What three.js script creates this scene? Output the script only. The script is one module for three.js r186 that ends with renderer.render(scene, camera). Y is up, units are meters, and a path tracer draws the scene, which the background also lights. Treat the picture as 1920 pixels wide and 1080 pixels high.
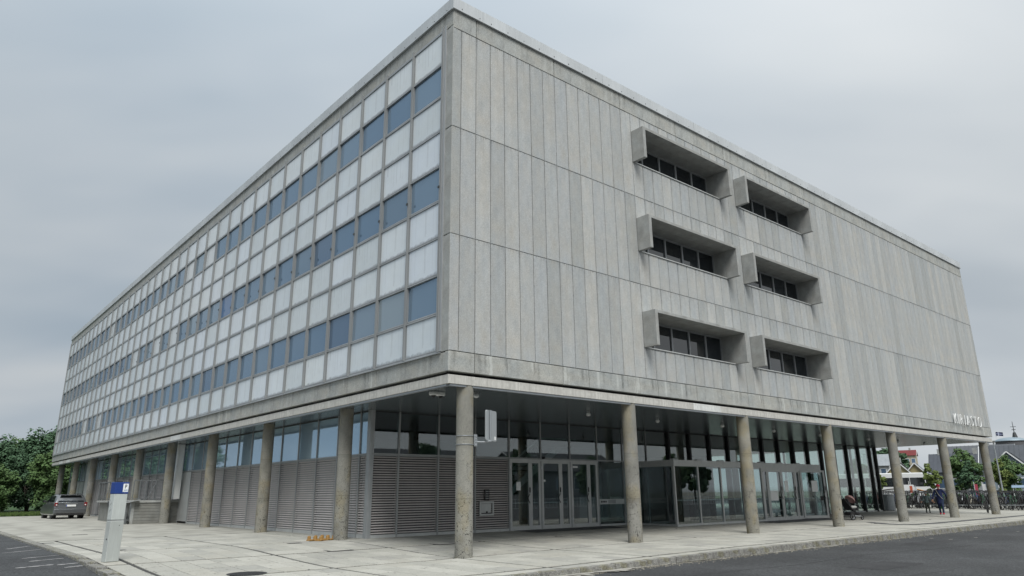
import * as THREE from 'three';
import { mergeGeometries, toCreasedNormals } from 'three/addons/utils/BufferGeometryUtils.js';
import { MarchingCubes } from 'three/addons/objects/MarchingCubes.js';
import { RoundedBoxGeometry } from 'three/addons/geometries/RoundedBoxGeometry.js';

// ------------------------------------------------------------------ camera, sky, sun, exposure
const scene = new THREE.Scene();
const camera = new THREE.PerspectiveCamera(44.325, 16 / 9, 0.1, 4000);
{
  const yaw = 0.7042, pitch = 0.2829, roll = -0.0103;
  const r = new THREE.Vector3(Math.cos(yaw), 0, Math.sin(yaw));
  const f = new THREE.Vector3(Math.sin(yaw), 0, -Math.cos(yaw));
  const u = new THREE.Vector3(0, 1, 0);
  const f2 = f.clone().multiplyScalar(Math.cos(pitch)).addScaledVector(u, Math.sin(pitch));
  const u2 = u.clone().multiplyScalar(Math.cos(pitch)).addScaledVector(f, -Math.sin(pitch));
  const u3 = u2.clone().multiplyScalar(Math.cos(roll)).addScaledVector(r, -Math.sin(roll));
  camera.position.set(-9.5531, 1.3947, 13.6007);
  camera.up.copy(u3);
  camera.lookAt(camera.position.clone().add(f2));
}
const renderer = new THREE.WebGLRenderer({ antialias: true });
renderer.setSize(1024, 576);
renderer.toneMapping = THREE.LinearToneMapping;
renderer.toneMappingExposure = 2.48;
renderer.shadowMap.enabled = true;

function rng(seed) { let s = seed >>> 0; return () => { s = (s + 0x6D2B79F5) >>> 0; let t = s; t = Math.imul(t ^ (t >>> 15), t | 1); t ^= t + Math.imul(t ^ (t >>> 7), t | 61); return ((t ^ (t >>> 14)) >>> 0) / 4294967296; }; }
function hash3(x, y, z) { let h = Math.imul(x | 0, 374761393) ^ Math.imul(y | 0, 668265263) ^ Math.imul(z | 0, 2147483647 - 974634777); h = Math.imul(h ^ (h >>> 13), 1274126177); return ((h ^ (h >>> 16)) >>> 0) / 4294967296; }
const sm = t => t * t * (3 - 2 * t), clamp = (x, a = 0, b = 1) => Math.min(b, Math.max(a, x)), lerp = (a, b, t) => a + (b - a) * t;
const sstep = (a, b, x) => sm(clamp((x - a) / (b - a)));
function noise3(x, y, z) {
  const xi = Math.floor(x), yi = Math.floor(y), zi = Math.floor(z), u = sm(x - xi), v = sm(y - yi), w = sm(z - zi);
  const h = (a, b, c) => hash3(xi + a, yi + b, zi + c);
  return lerp(lerp(lerp(h(0, 0, 0), h(1, 0, 0), u), lerp(h(0, 1, 0), h(1, 1, 0), u), v), lerp(lerp(h(0, 0, 1), h(1, 0, 1), u), lerp(h(0, 1, 1), h(1, 1, 1), u), v), w);
}
function fbm3(x, y, z, o = 5) { let s = 0, a = .5, n = 0; for (let i = 0; i < o; i++) { s += a * noise3(x, y, z); n += a; x = x * 2.03 + 7.1; y = y * 2.03 + 3.7; z = z * 2.03 + 1.3; a *= .5; } return s / n; }
// tileable 2-d value noise, px/py = integer periods over the unit square
function tnoise(u, v, px, py, seed) {
  const x = u * px, y = v * py, xi = Math.floor(x), yi = Math.floor(y), a = sm(x - xi), b = sm(y - yi);
  const m = (n, p) => ((n % p) + p) % p, h = (i, j) => hash3(m(xi + i, px), m(yi + j, py), seed);
  return lerp(lerp(h(0, 0), h(1, 0), a), lerp(h(0, 1), h(1, 1), a), b);
}
function tfbm(u, v, px, py, seed, o = 4) { let s = 0, a = .5, n = 0; for (let i = 0; i < o; i++) { s += a * tnoise(u, v, px, py, seed + i * 17); n += a; px *= 2; py *= 2; a *= .5; } return s / n; }

{ // overcast sky: layered cloud, brighter towards the zenith, thinner and bluer towards the north-west
  const W = 1024, H = 512, d = new Float32Array(W * H * 4);
  for (let j = 0; j < H; j++) for (let i = 0; i < W; i++) {
    const th = ((j + .5) / H - .5) * Math.PI, ph = ((i + .5) / W - .5) * 2 * Math.PI;
    const y = Math.sin(th), x = Math.cos(th) * Math.cos(ph), z = Math.cos(th) * Math.sin(ph);
    let c;
    if (y < 0) c = [.12, .12, .115];
    else {
      const k = 1 / (y + .2), sx = (x * .8 + z * .6) * k * .55, sz = (z * .8 - x * .6) * k * 1.25;                    // flattened cloud layer
      const a = fbm3(sx * 1.2 + 31, sz * 1.2 + 2, .5, 5), b = fbm3(sx * .6 + 9, sz * .6 - 16, 4.5, 4), e = fbm3(sx * 3.2 + 1, sz * 3.2 + 11, 9.5, 4);
      let cl = clamp(.58 + (a - .5) * 1.5 + (b - .5) * .8 + (e - .5) * .55 - .12 * clamp(-x * .82 - z * .57));
      const west = clamp(.5 + .5 * (-x * .82 - z * .57));
      const blue = clamp((1 - cl) * (.3 + .75 * west));
      const g = .495 + .23 * cl;
      const lum = .345 * g * (1.12 - .05 * y + 1.8 * y * y * y) * (1.05 - .26 * west);
      c = [lum * lerp(.985, .72, blue), lum * lerp(1.02, .92, blue), lum * lerp(1.04, 1.12, blue)];
    }
    d.set([c[0], c[1], c[2], 1], (j * W + i) * 4);
  }
  const t = new THREE.DataTexture(d, W, H, THREE.RGBAFormat, THREE.FloatType);
  t.mapping = THREE.EquirectangularReflectionMapping; t.magFilter = THREE.LinearFilter; t.minFilter = THREE.LinearFilter; t.needsUpdate = true;
  scene.background = t; scene.environment = t;
  scene.backgroundIntensity = 1.0; scene.environmentIntensity = 1.0;
}
const sun = new THREE.DirectionalLight(new THREE.Color(1, .98, .94), 1.3);
sun.position.set(-11, 75, 35); sun.target.position.set(15, 0, -15); sun.castShadow = true; sun.shadow.radius = 55;
sun.shadow.mapSize.set(4096, 4096);
Object.assign(sun.shadow.camera, { left: -110, right: 110, top: 110, bottom: -110, near: 1, far: 420 });
scene.add(sun, sun.target);

// ------------------------------------------------------------------ helpers
const V = (x, y, z) => new THREE.Vector3(x, y, z);
const used = {};
function numbered(n) { used[n] = (used[n] ?? -1) + 1; return used[n] ? n + '_' + String(used[n]).padStart(3, '0') : n; }
function clean(g) { if (g.index) g = g.toNonIndexed(); for (const k of Object.keys(g.attributes)) if (!['position', 'normal', 'uv'].includes(k)) g.deleteAttribute(k); if (!g.attributes.uv) g.setAttribute('uv', new THREE.BufferAttribute(new Float32Array(g.attributes.position.count * 2), 2)); if (!g.attributes.normal) g.computeVertexNormals(); g.morphAttributes = {}; return g; }
function merge(list) { list = list.flat().map(clean); return list.length === 1 ? list[0] : mergeGeometries(list, false); }
function metric(g, ox = 0, oy = 0) { // uv in metres from position
  g = clean(g); const p = g.attributes.position, n = g.attributes.normal, uv = g.attributes.uv;
  for (let i = 0; i < p.count; i++) {
    const ax = Math.abs(n.getX(i)), ay = Math.abs(n.getY(i)), az = Math.abs(n.getZ(i));
    if (ay >= ax && ay >= az) uv.setXY(i, p.getX(i) + ox, p.getZ(i) + oy); else if (ax > az) uv.setXY(i, p.getZ(i) + ox, p.getY(i) + oy); else uv.setXY(i, p.getX(i) + ox, p.getY(i) + oy);
  } return g;
}
function box(x0, x1, y0, y1, z0, z1, ox = 0, oy = 0) { const g = new THREE.BoxGeometry(Math.abs(x1 - x0), Math.abs(y1 - y0), Math.abs(z1 - z0)); g.translate((x0 + x1) / 2, (y0 + y1) / 2, (z0 + z1) / 2); return metric(g, ox, oy); }
function rbox(x0, x1, y0, y1, z0, z1, r = .01, s = 2) { const g = new RoundedBoxGeometry(Math.abs(x1 - x0), Math.abs(y1 - y0), Math.abs(z1 - z0), s, r); g.translate((x0 + x1) / 2, (y0 + y1) / 2, (z0 + z1) / 2); return metric(g); }
function cyl(a, b, r0, r1 = r0, seg = 12, open = false) { // tapered cylinder between two points
  const d = b.clone().sub(a), g = new THREE.CylinderGeometry(r1, r0, d.length(), seg, 1, open);
  g.applyQuaternion(new THREE.Quaternion().setFromUnitVectors(V(0, 1, 0), d.clone().normalize())); g.translate((a.x + b.x) / 2, (a.y + b.y) / 2, (a.z + b.z) / 2); return clean(g);
}
function bar(a, b, w, h, up = V(0, 1, 0)) { // square bar between two points
  const d = b.clone().sub(a), L = d.length(), g = new THREE.BoxGeometry(w, h, L), m = new THREE.Matrix4();
  const z = d.normalize(), x = new THREE.Vector3().crossVectors(up, z).normalize(), y = new THREE.Vector3().crossVectors(z, x); m.makeBasis(x, y, z); g.applyMatrix4(m); g.translate((a.x + b.x) / 2, (a.y + b.y) / 2, (a.z + b.z) / 2); return metric(g);
}
function tube(pts, r, seg = 24, rs = 6, closed = false) { return clean(new THREE.TubeGeometry(new THREE.CatmullRomCurve3(pts, closed, 'catmullrom', .5), seg, r, rs, closed)); }
function extr(pts, depth, bevel = 0, bs = 2) { const s = new THREE.Shape(pts.map(p => new THREE.Vector2(p[0], p[1]))); const g = new THREE.ExtrudeGeometry(s, { depth: depth - 2 * bevel, bevelEnabled: bevel > 0, bevelSize: bevel, bevelThickness: bevel, bevelSegments: bs, bevelOffset: -bevel, curveSegments: 8 }); g.translate(0, 0, bevel); return clean(g); }
function panelGeo(w, h, d, c, ox = 0, oy = 0, unit = false) { // slab centred in x,y; front face at z=0, chamfered front edges; uv metric or 0..1
  const X = w / 2, Y = h / 2, P = [], q = (a, b, e, f) => P.push(a, b, e, a, e, f);
  const F = [[-X + c, -Y + c, 0], [X - c, -Y + c, 0], [X - c, Y - c, 0], [-X + c, Y - c, 0]], S = [[-X, -Y, -c], [X, -Y, -c], [X, Y, -c], [-X, Y, -c]], B = [[-X, -Y, -d], [X, -Y, -d], [X, Y, -d], [-X, Y, -d]];
  q(...F); for (let i = 0; i < 4; i++) { const j = (i + 1) % 4; q(S[i], S[j], F[j], F[i]); q(B[i], B[j], S[j], S[i]); } q(B[3], B[2], B[1], B[0]);
  const g = new THREE.BufferGeometry(); g.setAttribute('position', new THREE.BufferAttribute(new Float32Array(P.flat()), 3)); g.computeVertexNormals();
  const uv = new Float32Array(P.length * 2); P.forEach((p, i) => { uv[2 * i] = unit ? (p[0] + X) / w : p[0] + ox; uv[2 * i + 1] = unit ? (p[1] + Y) / h : p[1] + oy; }); g.setAttribute('uv', new THREE.BufferAttribute(uv, 2)); return g;
}
function mesh(name, geo, mat, parent = scene) { const m = new THREE.Mesh(Array.isArray(geo) ? merge(geo) : geo, mat); m.name = parent === scene ? numbered(name) : name; m.castShadow = m.receiveShadow = true; parent.add(m); return m; }
function group(name, parent) { const g = new THREE.Group(); g.name = parent ? name : numbered(name); (parent ?? scene).add(g); return g; }
function thing(name, label, category, [x, y, z] = [0, 0, 0], turn = 0, grp) { const o = group(name); o.position.set(x, y, z); o.rotation.y = turn; o.userData = { label, category }; if (grp) o.userData.group = grp; return o; }
function tag(o, label, category, grp) { o.userData = { label, category }; if (grp) o.userData.group = grp; return o; }
function struct(name, geo, mat, parent) { const m = mesh(name, geo, mat, parent ?? scene); if (!parent) m.userData.kind = 'structure'; return m; }
function stuff(m) { m.userData.kind = 'stuff'; return m; }
function dup(root, [x, y, z], turn, label, grp) { const r = root.clone(); r.name = numbered(root.name.replace(/_\d{3}$/, '')); scene.add(r); r.position.set(x, y, z); r.rotation.y = turn; r.userData = { ...root.userData }; if (label) r.userData.label = label; if (grp) r.userData.group = grp; return r; }

function dtex(w, h, fn, srgb = true) { const d = new Uint8Array(w * h * 4); for (let j = 0; j < h; j++) for (let i = 0; i < w; i++) { const c = fn((i + .5) / w, (j + .5) / h); const k = (j * w + i) * 4; d[k] = clamp(c[0]) * 255; d[k + 1] = clamp(c[1]) * 255; d[k + 2] = clamp(c[2]) * 255; d[k + 3] = 255; } const t = new THREE.DataTexture(d, w, h); t.wrapS = t.wrapT = THREE.RepeatWrapping; t.magFilter = THREE.LinearFilter; t.minFilter = THREE.LinearMipmapLinearFilter; t.generateMipmaps = true; if (srgb) t.colorSpace = THREE.SRGBColorSpace; t.needsUpdate = true; return t; }
function rep(t, sx, sy = sx) { const c = t.clone(); c.repeat.set(sx, sy); c.needsUpdate = true; return c; }
const C = (r, g, b) => new THREE.Color().setRGB(r, g, b);
function std(col, rough = .8, o = {}) { return new THREE.MeshStandardMaterial({ color: col, roughness: rough, ...o }); }
function phys(col, rough, o = {}) { return new THREE.MeshPhysicalMaterial({ color: col, roughness: rough, ...o }); }

// ------------------------------------------------------------------ textures
const gray = (v, w = 0) => [v + w, v, v - w];
// washed-aggregate concrete, one picture per panel: speckle, cloudy blotches, drip marks below the top joint
function panelTex(seed, drip) {
  const R = rng(seed), drips = []; for (let i = 0; i < 9; i++) drips.push([R(), .01 + .025 * R(), (.02 + .09 * R() * R()) * drip, .3 + .7 * R()]); for (let i = 0; i < 5; i++) drips.push([R(), .03 + .07 * R(), (.15 + .5 * R()) * drip, .10 + .22 * R()]);
  return dtex(128, 768, (u, v) => {
    let c = .90 + .07 * (tfbm(u, v, 3, 12, seed, 4) - .5) + .17 * (tnoise(u, v, 64, 384, seed + 5) - .5) + .06 * (tnoise(u, v, 30, 180, seed + 6) - .5);
    c += .05 * (tfbm(u, v, 9, 3, seed + 9, 3) - .5);                        // long vertical streaks
    if (tnoise(u, v, 40, 240, seed + 30) > .93) c -= .13;
    const t = 1 - v; for (const [x, w, l, s] of drips) { const dx = Math.abs(u - x - .02 * (tnoise(.5, v, 1, 60, seed) - .5)); if (dx < w && t < l) c -= .30 * s * (1 - dx / w) * (1 - t / l); }
    const warm = .012 * (tfbm(u, v, 2, 6, seed + 50, 3) - .5) * 3;
    return [c + warm, c, c - warm * 1.2];
  });
}
const panelTexs = [11, 47, 83, 129].map((s, i) => panelTex(s, i === 0 ? .3 : 1));
// bottom band panels: 3 m wide, with run-off streaks over the whole height
function bandTex(seed, k) {
  const R = rng(seed), st = []; for (let i = 0; i < 16; i++) st.push([R(), .006 + .018 * R(), .25 + .75 * R(), (R() < .3 ? -1 : 1) * (.25 + .75 * R())]);
  return dtex(768, 128, (u, v) => {
    let c = .87 + .16 * (tfbm(u, v, 12, 3, seed, 4) - .5) + .2 * (tnoise(u, v, 384, 64, seed + 5) - .5) + .1 * (tnoise(u, v, 180, 30, seed + 6) - .5);
    if (tnoise(u, v, 240, 40, seed + 30) > .93) c -= .13;
    const t = 1 - v, wob = .012 * (tnoise(.5, v, 1, 6, seed + 2) - .5);
    for (const [x, w, l, s] of st) { const dx = Math.abs(u - x - wob); if (dx < w) { const e = t < l ? 1 : Math.max(0, 1 - (t - l) * 3); c -= k * .17 * s * e * (1 - (dx / w) ** 2) * (.6 + .6 * tnoise(u, v, 200, 4, seed + 77)); } }
    const warm = .012 * (tfbm(u, v, 6, 2, seed + 50, 3) - .5) * 3;
    return [c + warm, c, c - warm * 1.2];
  });
}
const bandTexs = [[5, 1.1], [61, .7], [93, .35]].map(a => bandTex(...a));
const roughCon = dtex(512, 512, (u, v) => { let c = .86 + .2 * (tfbm(u, v, 5, 5, 3, 5) - .5) + .16 * (tnoise(u, v, 200, 200, 8) - .5); if (tnoise(u, v, 120, 120, 15) > .94) c -= .14; const w = .03 * (tfbm(u, v, 3, 3, 31, 3) - .5); return [c + w, c, c - w]; });
// round columns: board-cast concrete, bug holes, brownish weathering, lift joints
const colTexs = [2, 9, 23].map(seed => { const R = rng(seed); const jn = [.3 + .04 * R(), .62 + .05 * R()];
  return dtex(384, 1024, (u, v) => {
    let c = .84 + .22 * (tfbm(u, v, 4, 10, seed, 5) - .5) + .18 * (tnoise(u, v, 150, 400, seed + 3) - .5);
    const big = tfbm(u, v, 3, 5, seed + 60, 4);
    const pit = tnoise(u, v, 46, 150, seed + 21), lim = .955 - .10 * sstep(.62, .1, v) * (.5 + big);
    if (pit > lim) c -= .34;
    const vein = Math.abs(tfbm(u, v, 7, 18, seed + 88, 3) - .5); if (vein < .012 && v < .55) c -= .16;
    for (const j of jn) { const dj = Math.abs(v - j + .003 * (tnoise(u, .5, 12, 1, seed) - .5)); if (dj < .0022) c -= .12; else if (v < j && v > j - .03) c -= .03; }
    const st = sstep(.45, .75, tfbm(u, v, 4, 9, seed + 140, 4)) * .045;
    return [c + st * .55, c - st * .05, c - st * 1.5];
  }); });
const metalTex = dtex(256, 256, (u, v) => { const c = .92 + .10 * (tfbm(u, v, 6, 3, 77, 4) - .5) + .05 * (tnoise(u, v, 120, 6, 78) - .5); return gray(c); });
// enamelled spandrel panels with faint vertical rain tracks and dirt at the lower edge
const spanTexs = [4, 14, 24].map(seed => { const R = rng(seed * 31), tr = []; for (let i = 0; i < 8; i++) tr.push([R(), .004 + .012 * R(), .2 + .8 * R(), R()]); return dtex(192, 160, (u, v) => { let c = .95 + .05 * (tfbm(u, v, 3, 3, seed, 4) - .5) + .02 * (tnoise(u, v, 90, 90, seed) - .5); for (const [x, w, l, s] of tr) { const dx = Math.abs(u - x); if (dx < w && (1 - v) < l) c -= .12 * s * (1 - dx / w); } const b = sstep(.09, .0, v + .05 * (tnoise(u, .3, 14, 1, seed + 3) - .5)); c -= .2 * b * (.4 + .9 * tnoise(u, v, 40, 6, seed + 8)); const yl = .03 * (tfbm(u, v, 2, 2, seed + 70, 3) - .4); return [c + yl * .4, c, c - yl]; }); });
const fascTexs = [6, 36].map(seed => dtex(256, 64, (u, v) => { let c = .9 + .1 * (tfbm(u, v, 8, 2, seed, 4) - .5) + .16 * (tfbm(u, v, 40, 2, seed + 4, 2) - .5); return [c + .008, c, c - .012]; }));
const slabTex = dtex(512, 512, (u, v) => { let c = .89 + .06 * (tfbm(u, v, 14, 14, 201, 4) - .5) + .14 * (tnoise(u, v, 220, 220, 203) - .5); const st = sstep(.64, .76, tfbm(u, v, 9, 9, 217, 4)); c -= .02 * st; if (tnoise(u, v, 150, 150, 231) > .965) c -= .2; return [c + .005, c, c - .012]; });
const farSlabTex = dtex(512, 512, (u, v) => { let c = .86 + .10 * (tfbm(u, v, 8, 8, 301, 5) - .5) + .16 * (tnoise(u, v, 16, 8, 303) - .5); return [c + .005, c, c - .012]; });
const asphTex = dtex(512, 512, (u, v) => { let c = .72 + .28 * (tfbm(u, v, 4, 4, 401, 5) - .5) + .42 * (tnoise(u, v, 230, 230, 404) - .5); if (tnoise(u, v, 200, 200, 411) > .93) c += .3; const p = .02 * (tfbm(u, v, 3, 3, 421, 3) - .5); return [c + p, c, c + .01]; });
const asphBig = dtex(512, 512, (u, v) => { const c = .5 + 1.2 * (tfbm(u, v, 5, 5, 431, 5) - .5); return gray(c); }, false);
const kerbTex = dtex(256, 256, (u, v) => { let c = .78 + .4 * (tnoise(u, v, 60, 60, 501) - .5) + .3 * (tfbm(u, v, 8, 8, 505, 4) - .5); const m = sstep(.55, .7, tfbm(u, v, 5, 5, 511, 4)); return [c - .05 * m, c - .06 * m, c - .13 * m]; });
const grassTex = dtex(512, 512, (u, v) => { const a = tfbm(u, v, 8, 8, 601, 5), b = tnoise(u, v, 200, 200, 603), k = .7 + .5 * (a - .5) + .5 * (b - .5); return [.62 * k + .06 * a, .92 * k, .42 * k]; });
const roofTex = dtex(256, 256, (u, v) => { let c = .85 + .16 * (tfbm(u, v, 4, 4, 701, 4) - .5); return gray(c); });

// ------------------------------------------------------------------ materials
const M = {};
const tints = [[.38, .39, .382], [.355, .366, .36], [.41, .416, .402], [.376, .388, .385], [.335, .346, .338], [.395, .402, .39]];
M.panel = []; for (const [i, t] of tints.entries()) for (const [j, x] of panelTexs.entries()) M.panel.push(std(C(...t).multiplyScalar(1.25), .92, { map: x }));
M.band = bandTexs.map((x, i) => std(C(.46, .475, .455), .92, { map: x }));
M.con = std(C(.44, .455, .44), .92, { map: rep(roughCon, .8) });
M.hood = std(C(.42, .432, .42), .92, { map: rep(roughCon, 1.1) });
M.col = colTexs.map((t, i) => std(C(...[[.335, .33, .292], [.35, .338, .288], [.315, .31, .28]][i]), .93, { map: t, bumpMap: t, bumpScale: .006 }));
M.parapet = std(C(.62, .65, .665), .45, { metalness: .2, map: rep(metalTex, .4) });
M.screw = std(C(.08, .08, .08), .6);
M.fascia = fascTexs.map(t => std(C(.56, .562, .54), .7, { map: t }));
M.fasciaNew = std(C(.72, .75, .75), .6, { map: fascTexs[0] });
M.edge = std(C(.42, .45, .48), .45, { metalness: .4 });
M.span = []; for (const t of spanTexs) for (const c of [[.55, .60, .63], [.575, .625, .67], [.52, .57, .60], [.59, .635, .66]]) M.span.push(phys(C(...c).multiplyScalar(1.28), .16, { map: t, ior: 1.5 }));
M.fin = std(C(.33, .345, .35), .45, { metalness: .3, map: rep(metalTex, 1, .3) });
M.rail = std(C(.45, .47, .48), .45, { metalness: .3, map: rep(metalTex, .3, 1) });
M.pane = [[.13, .21, .31], [.17, .25, .34], [.10, .16, .25], [.22, .29, .36], [.15, .22, .30], [.30, .36, .40]].map(c => phys(C(...c), .02, { metalness: .4, ior: 2.33, specularColor: C(.82, .94, 1) }));
M.paneDk = [[.012, .016, .02], [.018, .024, .03]].map(c => phys(C(...c), .02, { ior: 1.8 }));
M.paneBlue = phys(C(.05, .14, .30), .04, { ior: 1.72 });
M.blind = phys(C(.6, .64, .66), .12, { ior: 1.6 });
M.soffit = phys(C(.10, .118, .128), .22, { ior: 1.6 });
M.seal = std(C(.09, .09, .088), .9);
M.frame = std(C(.36, .375, .375), .42, { metalness: .15, map: rep(metalTex, 1) });
M.frameLt = std(C(.58, .595, .585), .4, { metalness: .12, map: rep(metalTex, 1) });
M.frameDk = std(C(.03, .033, .034), .5);
M.slat = std(C(.60, .56, .54), .5, { metalness: .1, map: rep(metalTex, .6) });
M.slatBack = std(C(.07, .07, .072), .9);
M.glass = phys(C(.84, .90, .88), .0, { transmission: 1, thickness: 0, ior: 1.85 });
M.glassDk = phys(C(.72, .80, .81), .0, { transmission: 1, thickness: 0, ior: 1.9 });
M.steel = std(C(.55, .57, .58), .35, { metalness: .8 });
M.galv = std(C(.42, .45, .47), .45, { metalness: .6, map: rep(metalTex, 3) });
M.rimDk = std(C(.09, .09, .09), .4, { metalness: .6 }); M.railDk = std(C(.15, .16, .165), .5, { metalness: .3 }); M.black = std(C(.015, .015, .016), .6); M.rubber = std(C(.018, .018, .018), .85);
M.white = std(C(.75, .76, .75), .5); M.whiteGloss = phys(C(.78, .8, .8), .25, { clearcoat: .5 });
M.floorIn = std(C(.26, .25, .235), .4); M.wallIn = std(C(.42, .43, .42), .9); M.ceilIn = std(C(.3, .31, .31), .7);
M.slab = [[.44, .44, .405], [.475, .472, .435], [.395, .395, .37], [.505, .503, .465], [.42, .42, .388], [.45, .445, .405]].map(c => std(C(...c), .9, { map: rep(slabTex, .55) }));
M.joint = std(C(.06, .06, .058), .95, { map: rep(farSlabTex, .3) });
M.farSlab = std(C(.44, .437, .40), .92, { map: rep(farSlabTex, .16) });
M.darkStrip = std(C(.16, .165, .165), .95, { map: rep(asphTex, .8) });
M.asph = std(C(.078, .083, .085), .92, { map: rep(asphTex, .19), bumpMap: rep(asphTex, .45), bumpScale: .004 });
M.ground = std(C(.2, .2, .17), .95, { map: rep(roughCon, .05) });
M.kerb = [0, 1, 2].map(i => std(C(...[[.37, .365, .335], [.34, .335, .31], [.385, .38, .35]][i]), .95, { map: rep(kerbTex, 1.3 + .2 * i), bumpMap: rep(kerbTex, 1.3 + .2 * i), bumpScale: .012 }));
M.grass = std(C(.085, .13, .045), .95, { map: rep(grassTex, .2) });
M.blade = std(C(.07, .12, .035), .9, { side: THREE.DoubleSide });
M.paint = std(C(.55, .55, .53), .85, { map: rep(asphTex, 1.2) });
M.sand = std(C(.40, .39, .35), .95, { map: rep(roughCon, 2) });

// ground height of the paved forecourt: nearly level, a little higher towards the walls
function gy(x, z) { const s = sm(clamp(-z / 6.2)); return .16 * s + .05 * clamp(x / 7) * (1 - s) + .0015 * Math.max(0, Math.min(40, -z - 6)); }
function roadY(x, z) { const s = sm(clamp(-z / 6.2)); return -.11 + .22 * s + .0015 * Math.max(0, Math.min(40, -z - 6)); }
function sheet(x0, x1, z0, z1, nx, nz, fy, off = 0) { const g = new THREE.PlaneGeometry(1, 1, nx, nz); const p = g.attributes.position, uv = g.attributes.uv; for (let i = 0; i < p.count; i++) { const x = lerp(x0, x1, p.getX(i) + .5), z = lerp(z1, z0, p.getY(i) + .5); p.setXYZ(i, x, fy(x, z) + off, z); uv.setXY(i, x, z); } g.computeVertexNormals(); return g; }
// a sheet over an outline, points [x,z] counter-clockwise seen from above
function patch(pts, fy, off) { const s = new THREE.Shape(pts.map(p => new THREE.Vector2(p[0], -p[1]))); const g = new THREE.ShapeGeometry(s), p = g.attributes.position, uv = g.attributes.uv; for (let i = 0; i < p.count; i++) { const x = p.getX(i), z = -p.getY(i); p.setXYZ(i, x, fy(x, z) + off, z); uv.setXY(i, x, z); } g.computeVertexNormals(); return clean(g); }

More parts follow.
